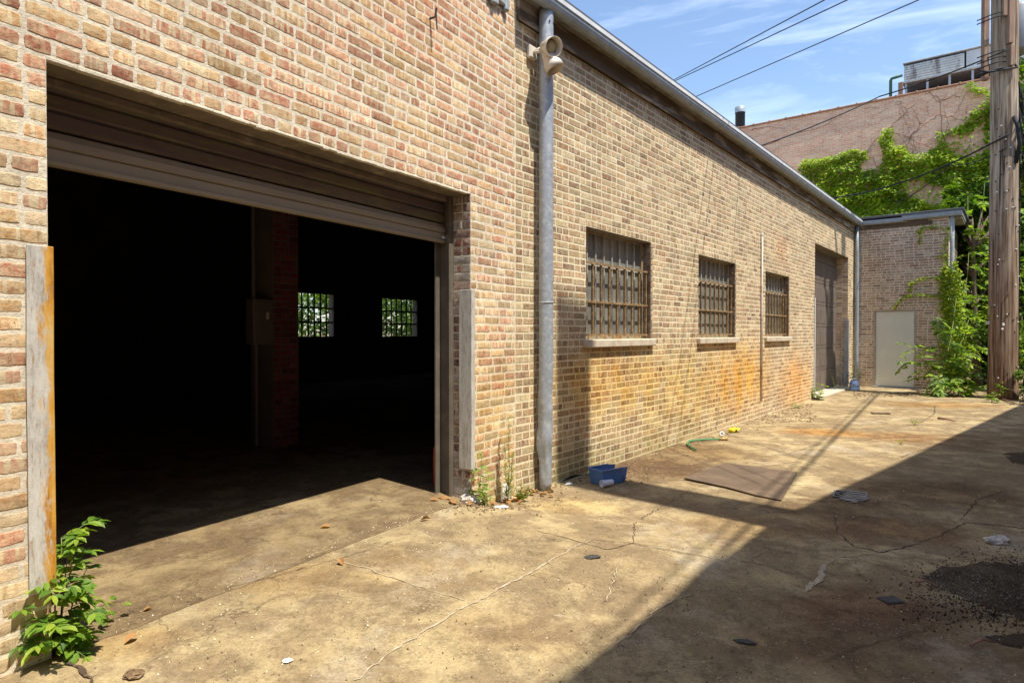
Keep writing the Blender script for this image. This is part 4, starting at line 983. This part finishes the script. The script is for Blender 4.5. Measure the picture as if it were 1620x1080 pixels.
trail([(1500, 402), (1480, 408)], .012, 70); trail([(1505, 362), (1480, 358), (1455, 362), (1456, 385)], .03, 120); trail([(1500, 365), (1495, 400), (1498, 430)], .04, 120)
trail([(1497, 430), (1500, 470), (1502, 520), (1503, 570), (1504, 610)], .09, 520, size=.07); trail([(1508, 420), (1512, 480), (1516, 560)], .09, 420, size=.07, y=-.1)
m.build('leaves', M_IVY, T)
for p in ([(1415, 490), (1428, 470), (1450, 465), (1500, 470)], [(1440, 462), (1440, 448), (1460, 440), (1500, 438)], [(1500, 402), (1480, 408)], [(1455, 388), (1456, 362), (1500, 360)]): vine(p, .010, WING, st, jit=.012)
vine([(1504, 618), (1500, 500), (1498, 370)], .02, WING, st)
st.build('stems', M_VINEW, T, True)
# trees and bushes
def compound(mb, sm, base, d, ln, pairs, lf, r, colr=(0, 1), droop=.3, six=False, sr=.004):
    d = Vector(d).normalized(); side = d.cross(Vector((0, 0, 1)))
    if side.length < .05: side = Vector((1, 0, 0))
    side.normalize(); P = []
    for i in range(pairs+2):
        u = i/(pairs+1); P.append(Vector(base)+d*ln*u+Vector((0, 0, -droop*ln*u*u)))
    sm.tube(P, [sr*(1-.6*i/len(P)) for i in range(len(P))], 4, cap=False)
    for i in range(1, pairs+2):
        t = (P[min(i+1, pairs+1)]-P[i-1]).normalized(); up = side.cross(t).normalized(); l2 = lf*(.75+.35*math.sin(math.pi*i/(pairs+1)))*r.uniform(.85, 1.1)
        for s_ in (-1, 1):
            c = (r.uniform(*colr), r.random(), 0, 1)
            leaf(mb, P[i], (side*s_*r.uniform(.6, 1)+t*r.uniform(.3, .9)+up*r.uniform(-.5, .15)), up+rvec(r)*.4, l2, l2*(.52 if six else .42), c, .12, six)
    leaf(mb, P[-1], t, up, lf, lf*.38, (r.uniform(*colr), r.random(), 0, 1), .12, six)
def crown(mb, r, c, rad, n, ln=.12, colb=.5, clumps=14):
    cs = [(Vector(c)+Vector((r.gauss(0, .42)*rad[0], r.gauss(0, .42)*rad[1], r.gauss(0, .42)*rad[2])), r.uniform(.22, .45), r.uniform(-.3, .3)) for _ in range(clumps)]
    for i in range(n):
        q, s_, cb = r.choice(cs); v = rvec(r)*(r.random()**.4); p = q+Vector((v.x*rad[0]*s_, v.y*rad[1]*s_, v.z*rad[2]*s_))
        l2 = ln*r.uniform(.6, 1.35); col = min(1, max(0, colb+cb+r.uniform(-.25, .25)))
        leaf(mb, p, Vector((r.uniform(-1, 1), r.uniform(-1, 1), r.uniform(-.9, .3))), Vector((r.uniform(-.6, .6), r.uniform(-.6, .6), 1)), l2, l2*.55, (col, r.random(), 0, 1))
    return cs
def tree(name, label, cat, base, h, crowns, n, ln, mat, seed, tr=.10, group=None, colb=.5):
    r = random.Random(seed); T = thing(name, label, cat, loc=base, group=group); b = Vector(base); st = MB()
    top = Vector((r.uniform(-.2, .2), r.uniform(-.2, .2), h)); P = [Vector((0, 0, -.1)).lerp(top, i/6)+Vector((r.uniform(-.06, .06), r.uniform(-.06, .06), 0))*h*.1 for i in range(7)]
    st.tube(P, [tr*(1-.8*i/6) for i in range(7)], 8); m = MB()
    for (c, rad) in crowns:
        cs = crown(m, r, Vector(c)-b, rad, n//len(crowns), ln, colb)
        for q, _, _ in cs: k = min(5, max(1, int(q.z/h*6))); st.tube([P[k], P[k].lerp(q, .5)+Vector((0, 0, .1)), q], [tr*.4, tr*.25, tr*.08], 5)
    st.build('trunk', M_TRUNK, T, True); m.build('crown', mat, T); return T
tree('tree', 'dark leafy tree filling the gap between annex and utility pole', 'tree', ground(1548, 612), 4.5, [(atz(1542, 430, 18.5), (1.0, 1.2, 1.6)), (atz(1540, 330, 19), (1.2, 1.2, 1.2)), (atz(1545, 545, 18), (.9, 1.0, 1.2))], 15000, .17, M_LEAF, 1, colb=.42)
tree('tree', 'green tree showing to the right of the utility pole', 'tree', Vector((15.6, 18.3, 0)), 6, [(atz(1625, 250, 18), (1.1, 1.2, 2.2)), (atz(1630, 420, 17.5), (1.2, 1.1, 2.0)), (atz(1605, 520, 17), (.9, .8, 1.3))], 19000, .18, M_LEAF, 2, colb=.6)
tree('bush', 'dense dark bush low behind the utility pole', 'bush', Vector((13.6, 16.8, 0)), 1.9, [(Vector((13.3, 16.8, 1.1)), (1.6, .9, 1.0)), (Vector((15.0, 17.0, 1.0)), (1.4, .9, 1.0))], 6000, .11, M_LEAF, 3, tr=.05, colb=.2)
tree('bush', 'low bush at the right edge beside the foot of the pole', 'bush', ground(1622, 640), .9, [(atz(1622, 610, 13.5)+Vector((.2, 0, 0)), (.42, .5, .55))], 1500, .07, M_LEAF, 4, tr=.02, colb=.35)
# ailanthus in front of the annex corner
def sumac(name, label, base, stems, seed, lf=.16, scale=1.0, pal=(.1, 1), mat=M_WEED, cat='shrub'):
    r = random.Random(seed); T = thing(name, label, cat, loc=base); m = MB(); st = MB(); b = Vector(base)
    for (tip, nf) in stems:
        t = Vector(tip)-b; P = [Vector((0, 0, 0)).lerp(t, i/6)+Vector((r.uniform(-.03, .03), r.uniform(-.03, .03), .12*math.sin(math.pi*i/6)))*scale for i in range(7)]
        st.tube(P, [.016*scale*(1-.7*i/6) for i in range(7)], 6)
        for k in range(nf):
            u = .3+.7*k/max(1, nf-1); i = min(5, int(u*6)); q = P[i].lerp(P[i+1], u*6-i) if i < 6 else P[6]
            a = r.uniform(-math.pi, .5) if r.random() < .8 else r.uniform(0, 6.28); compound(m, st, q, (math.cos(a), math.sin(a), r.uniform(-.3, .7)), r.uniform(.25, .55)*scale, r.choice((3, 4, 5)), lf*scale*r.uniform(.8, 1.35), r, pal, r.uniform(.1, .7))
    st.build('stems', M_STEM, T, True); m.build('leaves', mat, T); return T
sb = ground(1492, 626)
sumac('shrub', 'bright green bushy sapling overlapping the steel door edge', sb, [(atz(1440, 545, 15.0), 9), (atz(1450, 570, 14.9), 8), (atz(1478, 500, 15.2), 10), (atz(1500, 540, 15), 9), (atz(1535, 505, 15.6), 9), (atz(1515, 470, 15.8), 9), (atz(1480, 600, 14.7), 7), (atz(1540, 545, 15.3), 8), (atz(1552, 612, 14.7), 9), (atz(1520, 590, 14.7), 7), (atz(1490, 570, 15), 8)], 14, lf=.17)
sumac('shrub', 'yellow green sapling higher up against the annex corner', ground(1520, 616), [(atz(1528, 440, 16.4), 10), (atz(1510, 475, 16.2), 8), (atz(1548, 470, 16.6), 8), (atz(1532, 400, 16.8), 7)], 15, lf=.15)
sumac('shrub', 'large leaved sapling behind the pole high on its left', ground(1556, 608), [(atz(1550, 330, 17), 9), (atz(1556, 290, 17), 8), (atz(1530, 310, 17.4), 7)], 16, lf=.2, scale=1.2)
sumac('shrub', 'pale green sapling right of the pole at mid height', ground(1640, 622), [(atz(1618, 380, 15.5), 10), (atz(1622, 330, 15.5), 10), (atz(1616, 440, 15.5), 8), (atz(1622, 260, 15.8), 7)], 17, lf=.17)
# big weed at the left guard
def weed(name, label, base, stems, seed, lf, mat, leafp=3, pal=(.2, 1), cat='weed', sr=.004, six=True, ln=(.10, .2)):
    r = random.Random(seed); T = thing(name, label, cat, loc=base); m = MB(); st = MB(); b = Vector(base)
    for (tip, nf) in stems:
        t = Vector(tip)-b; L_ = t.length; P = [Vector((0, 0, 0)).lerp(t, i/5)+Vector((r.uniform(-.02, .02), r.uniform(-.02, .02), 0))*L_ for i in range(6)]
        st.tube(P, [sr*(1-.6*i/5) for i in range(6)], 6)
        for k in range(nf):
            u = .12+.88*k/max(1, nf-1); i = min(4, int(u*5)); q = P[i].lerp(P[i+1], u*5-i); a = k*2.4+r.uniform(-.4, .4)
            compound(m, st, q, (math.cos(a), math.sin(a), r.uniform(.2, .9)), r.uniform(*ln)*(1.15-.5*u), leafp, lf*(1.1-.3*u), r, pal, .4, six, sr*.4)
    st.build('stems', M_STEM, T, True); m.build('leaves', mat, T); return T
wb = gp(88, 1030)
dw = wb.y
weed('weed', 'tall bright green leafy weed growing at the foot of the left guard', wb, [(atz(125, 835, dw+.05), 12), (atz(112, 870, dw), 11), (atz(95, 850, dw+.02), 9), (atz(70, 905, dw-.05), 7), (atz(28, 965, dw-.1), 6), (atz(135, 905, dw+.1), 7), (atz(140, 965, dw), 6), (atz(75, 985, dw-.15), 6), (atz(60, 1000, dw-.1), 5)], 31, .068, M_WEED, pal=(.0, 1), ln=(.07, .16))
wl = gp(152, 985); weed('weed', 'low sprig at the left of the door threshold', wl, [(wl+Vector((.02, .05, .08)), 4), (wl+Vector((.09, .03, .06)), 4)], 32, .035, M_WEED, 2, ln=(.03, .06), sr=.002)
# weeds by right jamb
w1 = gp(757, 797); weed('weed', 'bushy green weed at the foot of the right guard', w1, [(atz(762, 715, w1.y), 8), (atz(757, 745, w1.y), 7), (atz(772, 750, w1.y), 7), (atz(765, 770, w1.y-.03), 6)], 33, .04, M_WEED, 2, ln=(.04, .09), sr=.003)
def spike(name, label, base, tips, seed, mat, ln=.045, n=70):
    r = random.Random(seed); T = thing(name, label, 'weed', loc=base); m = MB(); st = MB(); b = Vector(base)
    for tip in tips:
        t = Vector(tip)-b; P = [Vector((0, 0, 0)).lerp(t, i/6)+Vector((r.uniform(-.008, .008), r.uniform(-.008, .008), 0)) for i in range(7)]; st.tube(P, [.0035*(1-.6*i/6) for i in range(7)], 5)
        for k in range(n):
            u = .08+.92*r.random(); i = min(5, int(u*6)); q = P[i].lerp(P[i+1], u*6-i); a = r.uniform(0, 6.28)
            leaf(m, q, Vector((math.cos(a), math.sin(a), .55)), Vector((0, 0, 1)), ln*(1.25-u*.8)*r.uniform(.7, 1.2), .008, (r.random(), r.random(), 0, 1))
    st.build('stems', M_STEM, T, True); m.build('leaves', mat, T)
w2 = gp(803, 796); spike('weed', 'tall thin feathery weed standing left of the downpipe', w2, [atz(806, 660, w2.y+.02), atz(797, 700, w2.y+.02), atz(812, 715, w2.y)], 34, M_WEEDY, .07, 110)
spike('weed', 'dry bushy grass tuft right of the white bag', gp(824, 792), [gp(824, 792)+Vector((.0, 0, .16)), gp(824, 792)+Vector((.06, 0, .13)), gp(824, 792)+Vector((-.05, 0, .12)), gp(824, 792)+Vector((.09, -.02, .07))], 35, M_WEEDY, .06, 45)
# weeds in the far corner
w3 = gp(1293, 632); weed('weed', 'round green weed left of the dark door', w3, [(atz(1296, 606, w3.y), 7), (atz(1288, 615, w3.y), 6), (atz(1303, 612, w3.y), 6), (atz(1294, 622, w3.y), 6)], 36, .08, M_WEED, 2, ln=(.08, .15), six=False)
w4 = gp(1258, 645); weed('weed', 'small yellowish tuft against the wall foot before the far door', w4, [(atz(1258, 637, w4.y), 5), (atz(1252, 641, w4.y), 4), (atz(1266, 641, w4.y), 4)], 37, .05, M_WEEDY, 2, ln=(.05, .09), six=False)
w5 = gp(1351, 614); weed('weed', 'dark green plant behind the water jug in the corner', w5, [(atz(1350, 578, w5.y), 8), (atz(1356, 588, w5.y), 7), (atz(1345, 590, w5.y), 6)], 38, .07, M_LEAF, 2, ln=(.08, .14), six=False, pal=(.1, .6))
w6 = gp(1322, 618); spike('weed', 'spindly dry weed in front of the dark door', w6, [atz(1318, 590, w6.y), atz(1330, 595, w6.y), atz(1312, 583, w6.y)], 39, M_WEEDY, .05, 14)
w7 = gp(1569, 636); weed('weed', 'small light green weed at the left foot of the pole', w7, [(atz(1566, 622, w7.y), 6), (atz(1574, 624, w7.y), 6), (atz(1570, 629, w7.y), 5)], 40, .08, M_WEED, 2, ln=(.08, .14), six=False)
w8 = gp(1446, 672); spike('weed', 'sparse grass tuft growing in the middle of the paving', w8, [w8+Vector((.05, 0, .1)), w8+Vector((-.06, 0, .09)), w8+Vector((.12, .02, .05))], 42, M_WEEDY, .07, 18)
w9 = gp(1425, 702); spike('weed', 'faint grass tuft in a paving crack nearer the shade edge', w9, [w9+Vector((.05, 0, .06)), w9+Vector((-.06, 0, .05))], 43, M_WEEDY, .06, 14)
mo = gp(20, 1050); r = random.Random(5); m = MB()
for i in range(900):
    u = r.random(); p = gp(0, 1056).lerp(gp(55, 1040), u)+Vector((r.gauss(0, .02), r.gauss(0, .02), 0)); leaf(m, Vector((p.x, p.y, gz(p.x, p.y))), Vector((r.uniform(-1, 1), r.uniform(-1, 1), 1)), Vector((1, 0, .3)), .012, .008, (r.random(), 0, 0, 1))
tag(m.build('moss', M_WEEDY), 'strip of low moss along the wall foot', 'moss', kind='stuff')
# ------------------------------------------------------------ rear tree seen through the garage windows
tb = NEAR.wor(12.6, 16)
tree('tree', 'sunlit tree seen through the small rear windows of the garage', 'tree', tb, 4.5, [(NEAR.wor(10.6, 15, 2.0), (2.6, 1.4, 1.6)), (NEAR.wor(15.0, 15.5, 2.0), (2.6, 1.4, 1.6))], 5200, .22, M_WEED, 51, colb=.4)
# ------------------------------------------------------------ loose things on the ground
# blue bin
pbn = gp(965, 765); ang = FAR.ang-R(14)
T = thing('blue_bin', 'open blue plastic storage bin lying by the wall foot', 'bin', Matrix.Translation(gp(962, 762)) @ Matrix.Rotation(ang, 4, 'Z'))
m = MB(); Lx, Wy, Hz, th = .15, .085, .145, .004
def wallq(a, b, c_, d, t):  # thin solid quad
    n = (Vector(b)-Vector(a)).cross(Vector(d)-Vector(a)).normalized()*t; q = [Vector(v) for v in (a, b, c_, d)]
    m.add([*q, *[v+n for v in q]], [(0, 1, 2, 3), (7, 6, 5, 4), (0, 4, 5, 1), (1, 5, 6, 2), (2, 6, 7, 3), (3, 7, 4, 0)])
tpx = 1.12
m.box(-Lx, Lx, -Wy, Wy, .002, .008)
wallq((-Lx, -Wy, 0), (Lx*.55, -Wy, 0), (Lx*.55*tpx, -Wy*tpx, Hz), (-Lx*tpx, -Wy*tpx, Hz), th)
wallq((-Lx, Wy, 0), (-Lx*tpx, Wy*tpx, Hz), (Lx*.55*tpx, Wy*tpx, Hz), (Lx*.55, Wy, 0), th)
wallq((-Lx, -Wy, 0), (-Lx*tpx, -Wy*tpx, Hz), (-Lx*tpx, Wy*tpx, Hz), (-Lx, Wy, 0), th)
wallq((Lx*.55, -Wy, 0), (Lx, -Wy*.9, 0.002), (Lx*1.25, -Wy*.95, Hz*.95), (Lx*.55*tpx, -Wy*tpx, Hz), th)
wallq((Lx*.55, Wy, 0), (Lx*.55*tpx, Wy*tpx, Hz), (Lx*1.25, Wy*.95, Hz*.95), (Lx, Wy*.9, 0.002), th)
wallq((Lx, -Wy*.9, 0), (Lx, Wy*.9, 0), (Lx*1.12, Wy*.92, Hz*.45), (Lx*1.12, -Wy*.92, Hz*.45), th)
fix(m.build('tub', M_BLUE, T))
m = MB(); t_ = tpx
m.box(-Lx*t_-.014, Lx*.6*t_, -Wy*t_-.014, -Wy*t_+.002, Hz-.006, Hz+.004); m.box(-Lx*t_-.014, Lx*.6*t_, Wy*t_-.002, Wy*t_+.014, Hz-.006, Hz+.004); m.box(-Lx*t_-.014, -Lx*t_+.002, -Wy*t_-.014, Wy*t_+.014, Hz-.008, Hz+.003)
m.build('rim', M_BLUE, T)
for z in (.035, .065, .095): m = MB(); m.box(Lx*.62, Lx*1.05, -Wy*1.08-.006, -Wy*1.0, z, z+.012); m.build('step_rib', M_BLUE, T)
# cup
Mc = Matrix.Translation(gp(963, 764)+Vector((0, 0, .036))) @ Matrix.Rotation(R(28), 4, 'Z') @ Matrix.Rotation(R(90), 4, 'Y')
m = MB(); m.lathe([(0, .06), (.026, .06), (.027, .055), (.034, -.06), (.036, -.062), (.036, -.066), (.031, -.066), (.024, .052), (0, .053)], (0, 0, 0), 24)
o = m.build('cup', M_CUP, None, True, Matrix.Translation(gp(962, 766)+Vector((-.02, -.08, .034))) @ Matrix.Rotation(R(28), 4, 'Z') @ Matrix.Rotation(R(88), 4, 'Y')); tag(o, 'pale plastic cup lying on its side in front of the blue bin', 'cup')
# hose
Pq = [gp(1101, 713), gp(1093, 709), gp(1087, 704), gp(1090, 700), gp(1100, 698), gp(1120, 697), gp(1141, 696)]; Q = []
for a, b in zip(Pq, Pq[1:]):
    for i in range(5): Q.append(a.lerp(b, i/5)+Vector((0, 0, .018)))
Q.append(Pq[-1]+Vector((0, 0, .018))); m = MB(); m.tube(Q, .012, 10); o = m.build('garden_hose', M_HOSE, None, True); tag(o, 'short green piece of garden hose on the paving near the wall', 'hose')
m = MB(); m.tube([Q[-1]-Vector((.03, 0, 0)), Q[-1]+Vector((.09, 0, .0))], .019, 10); m.build('hose_end', M_HOSET, o, True)
# yellow casing
T = thing('yellow_casing', 'small yellow plastic casing lying beside the wall foot', 'casing', Matrix.Translation(gp(1161, 683)) @ Matrix.Rotation(R(35), 4, 'Z'))
m = MB(); m.bev(-.085, .075, -.05, .05, .0, .06, .02); m.bev(.05, .11, -.035, .035, .015, .05, .012); fix(m.build('shell', M_YEL, T)); m = MB(); m.tube([(-.02, -.052, .03), (-.02, -.058, .03)], .018, 12); m.build('dial', M_IRON, T)
m = MB(); m.lathe([(0, 0), (.035, 0), (.035, .03), (.014, .03), (.014, .012), (0, .012)], (0, 0, 0), 20)
tag(m.build('spool', M_PAPER, None, True, Matrix.Translation(gp(1142, 690)+Vector((0, 0, .035))) @ Matrix.Rotation(R(-20), 4, 'Z') @ Matrix.Rotation(R(80), 4, 'X')), 'small white round spool beside the end of the hose', 'spool')
# jug
T = thing('water_jug', 'clear blue water jug standing in the corner by the annex', 'jug', loc=gp(1352, 618))
m = MB(); m.lathe([(0, 0), (.10, 0), (.115, .02), (.115, .09), (.108, .10), (.115, .11), (.115, .20), (.09, .25), (.04, .275), (.035, .30), (0, .30)], (0, 0, 0), 24); m.build('body', M_JUG, T, True)
m = MB(); m.lathe([(.038, .295), (.04, .33), (0, .332)], (0, 0, 0), 16); m.build('cap', M_PAPER, T, True)
# steel plate
P = [gp(*p) for p in ((1082, 758), (1148, 734), (1262, 748), (1236, 792), (1195, 784), (1150, 772))]; m = MB()
m.sheet([(p.x, p.y) for p in P][::-1], .004, .016); pl = fix(m.build('steel_plate', M_PLATE), .003); tag(pl, 'flat rusty brown steel plate covering a hole in the paving', 'plate')
# drain grate in the shade
gc = gp(1345, 783); T = thing('drain_grate', 'dark iron drain grate set in pale concrete at the shade edge', 'drain grate', Matrix.Translation(gc+Vector((0, 0, .002))) @ Matrix.Rotation(FAR.ang+R(8), 4, 'Z') @ Matrix.Scale(.78, 4))
m = MB(); m.box(-.17, .17, -.17, .17, -.004, .0); m.build('pit', M_BLACK, T)
m = MB()
for a in (-.17, .15): m.box(a, a+.02, -.17, .17, .001, .008); m.box(-.15, .15, a, a+.02, .001, .008)
for k in range(4):
    for s_ in (-1, 1): m.box(-.009, .009, -.075, .075, .001, .007, M=Matrix.Translation((s_*.07, -.11+k*.07, 0)) @ Matrix.Rotation(R(55*s_), 4, 'Z'))
m.build('bars', M_DIRTY, T)
# square iron cover
m = MB(); m.bev(-.052, .052, -.042, .042, -.01, .002, .001); m.bev(-.042, .042, -.034, .034, .002, .004, .001)
tag(fix(m.build('iron_cover', M_IRON, None, False, Matrix.Translation(gp(1409, 948, .0)) @ Matrix.Rotation(R(12), 4, 'Z'))), 'small dark square iron cover in the shaded paving', 'cover')
m = MB(); m.bev(-.15, .15, -.06, .06, .0, .02, .004); tag(fix(m.build('rusty_plate', M_PLATE, None, False, Matrix.Translation(gp(1393, 654)) @ Matrix.Rotation(R(-6), 4, 'Z'))), 'small rusty rectangular plate far out on the sunny paving', 'plate')
# rags, bags, paper
def crumple(name, label, cat, p, rx, ry, rz, mat, seed, rot=0.0, seg=14):
    r = random.Random(seed); m = MB(); n = seg
    for j in range(n//2+1):
        a = math.pi/2*j/(n//2)
        for i in range(n):
            q = 2*math.pi*i/n; k = 1+.55*mnoise.noise(Vector((math.cos(q)*2+seed, math.sin(q)*2, a*2.5))); m.v.append((rx*math.cos(q)*math.cos(a)*k, ry*math.sin(q)*math.cos(a)*k, rz*math.sin(a)*(1+.5*mnoise.noise(Vector((math.cos(q)*3, math.sin(q)*3, seed)))))); m.c.append((.5, .5, .5, 1))
    for j in range(n//2):
        for i in range(n): m.f.append([j*n+i, j*n+(i+1) % n, (j+1)*n+(i+1) % n, (j+1)*n+i]); m.m.append(0)
    o = m.build(name, mat, None, False, Matrix.Translation(p) @ Matrix.Rotation(rot, 4, 'Z')); tag(o, label, cat); return o
crumple('plastic_bag', 'dirty white bag slumped below the feathery weed', 'bag', gp(796, 790), .075, .055, .15, M_BAG, 2, .3)
crumple('crumpled_rag', 'crumpled grey white rag at the foot of the right guard', 'rag', gp(744, 795), .09, .05, .065, M_BAG, 5, -.4)
crumple('paper_scrap', 'flat white paper scrap on the litter heap below the weeds', 'paper', gp(793, 802), .055, .03, .012, M_PAPER, 8, .2)
crumple('paper_scrap', 'small white paper scrap lying alone in the left foreground', 'paper', gp(455, 1044), .022, .016, .004, M_PAPER, 9, .2)
crumple('paper_scrap', 'white bits beside the gap under the wall near the downpipe', 'paper', gp(900, 766), .04, .016, .02, M_PAPER, 11, .5)
crumple('rag', 'dark flattened rag in the sunny middle ground', 'rag', gp(938, 880), .05, .03, .006, M_IRON, 12, .1)
crumple('rag', 'black flattened rag in the shaded foreground', 'rag', gp(1178, 1014), .05, .022, .005, M_IRON, 13, -.3)
crumple('clod', 'brown dirt clod at the bottom left edge', 'clod', gp(212, 1068), .035, .03, .02, M_DEBR, 14, .3)
crumple('plastic_scrap', 'crushed white plastic scrap beside the asphalt patch', 'litter', gp(1578, 856), .10, .06, .04, M_BAG, 15, .3)
# red object by inner jamb
m = MB(); q = NEAR.loc(gp(694, 770)); m.lathe([(0, 0), (.07, 0), (.075, .02), (.075, .36), (.05, .42), (.02, .44), (.02, .47), (0, .47)], (0, 0, 0), 20)
tag(m.build('red_canister', M_REDP, None, True, Matrix.Translation(NEAR.wor(NEAR.on(697, 740, .42)[0], .42, .149)) @ Matrix.Scale(.85, 4)), 'dull red canister just inside the right side of the garage door', 'canister')
# fallen leaves (each one) near jamb, and litter as stuff
r = random.Random(61); m0 = MB(); leaf(m0, Vector((-.03, 0, .004)), Vector((1, 0, .1)), Vector((0, .2, 1)), .07, .05, (.5, .5, 0, 1), .25, True); proto = m0.build('fallen_leaf', M_DRY)
spots = []
for i in range(46):
    px, py = r.choice([(r.gauss(705, 14), r.gauss(792, 3)), (r.gauss(770, 22), r.gauss(796, 5)), (r.gauss(815, 14), r.gauss(792, 5)), (r.gauss(855, 14), r.gauss(782, 4))]); spots.append((px, py))
spots += [(233, 966), (210, 1012), (516, 836), (885, 790), (672, 823), (540, 890), (255, 668+170)]
me_c = proto.data
for i, (px, py) in enumerate(spots):
    o = proto if i == 0 else proto.copy()
    if i: COL.objects.link(o)
    p = gp(px, py); o.location = p+Vector((0, 0, .001+.006*r.random())); o.rotation_euler = (r.uniform(-.5, .5), r.uniform(-.5, .5), r.uniform(0, 6.28)); s_ = r.uniform(.6, 1.3); o.scale = (s_, s_, s_)
    tag(o, 'dry brown fallen leaf on the concrete by the garage door', 'leaf', 'dry leaves fallen around the garage doorway')
def litter(n, area, lo, hi, mat, seed, name, label, chip=True):
    r = random.Random(seed); m = MB()
    for i in range(n):
        px, py = area(r); p = gp(px, py); s_ = r.uniform(lo, hi); v = []
        k = 5
        for j in range(k): a = 2*math.pi*j/k+r.uniform(-.3, .3); v.append((p.x+math.cos(a)*s_*r.uniform(.6, 1.2), p.y+math.sin(a)*s_*r.uniform(.5, 1), p.z-.004))
        v.append((p.x, p.y, p.z+s_*r.uniform(.25, .7))); m.add(v, [(j, (j+1) % k, k) for j in range(k)])
    tag(m.build(name, mat), label, 'gravel', kind='stuff')
def fore(r):
    while True:
        px, py = r.uniform(150, 1620), r.uniform(640, 1080)
        if py > 1040-(px-75)*.40 and not (px > 840 and py < 790-(px-840)*.33): return px, py
litter(420, fore, .002, .007, M_DEBR, 1, 'grit', 'dark grit scattered over the paving')
litter(420, fore, .002, .006, M_MOF, 2, 'grit', 'pale grit scattered over the paving')
litter(500, lambda r: (lambda u: (880+u*380+r.gauss(0, 8), 768-u*122+abs(r.gauss(0, 6))))(r.random()), .004, .016, M_DEBR, 3, 'wall_foot_debris', 'brown dirt and chips along the foot of the wall')
litter(260, lambda r: (r.gauss(1003, 22), r.gauss(748, 6)), .004, .016, M_DEBR, 4, 'wall_foot_debris', 'heap of dry crumbs right of the blue bin')
litter(420, lambda r: (r.gauss(780, 45), r.gauss(798, 6)), .004, .014, M_DEBR, 5, 'wall_foot_debris', 'dirt and leaf crumbs below the right guard')
litter(500, lambda r: (r.uniform(165, 690), 0) and (lambda u: (165+u*525, 983-u*188+r.gauss(0, 7)))(r.random()), .002, .008, M_MON, 6, 'threshold_grit', 'pale crumbled joint along the garage threshold')
litter(2600, lambda r: (1620-abs(r.gauss(0, 75)), r.gauss(930, 26)), .002, .008, M_ASPH, 7, 'asphalt_crumbs', 'black asphalt crumbs around the patch')
litter(320, lambda r: (r.uniform(1470, 1630), r.gauss(935, 24)), .003, .008, M_DIRTY, 8, 'asphalt_crumbs', 'pale stone chips in the asphalt patch')
litter(420, lambda r: (r.uniform(1350, 1560), r.gauss(624, 2)), .01, .035, M_DEBR, 9, 'far_debris', 'dark dirt along the foot of the annex')
litter(300, lambda r: (r.uniform(1180, 1290), 668-(r.random()*30)), .01, .03, M_DEBR, 10, 'wall_foot_debris', 'clods of dirt by the wall foot near the far door')
def stick(a, b, rr_, label):
    p, q = gp(*a)+Vector((0, 0, .012)), gp(*b)+Vector((0, 0, .014)); m = MB(); mid = p.lerp(q, .5)+Vector((.01, .02, .012)); m.tube([p, mid, q], [rr_, rr_*.9, rr_*.5], 6); tag(m.build('stick', M_VINEW, None, True), label, 'stick')
stick((1484, 662), (1512, 668), .018, 'thin bent stick lying on the far sunny paving'); stick((1448, 923), (1484, 931), .008, 'thin stick lying left of the asphalt patch')
stick((1585, 632), (1612, 641), .02, 'pale stick leaning at the foot of the utility pole'); stick((1535, 1024), (1575, 1020), .008, 'dark twig in the shaded right foreground')
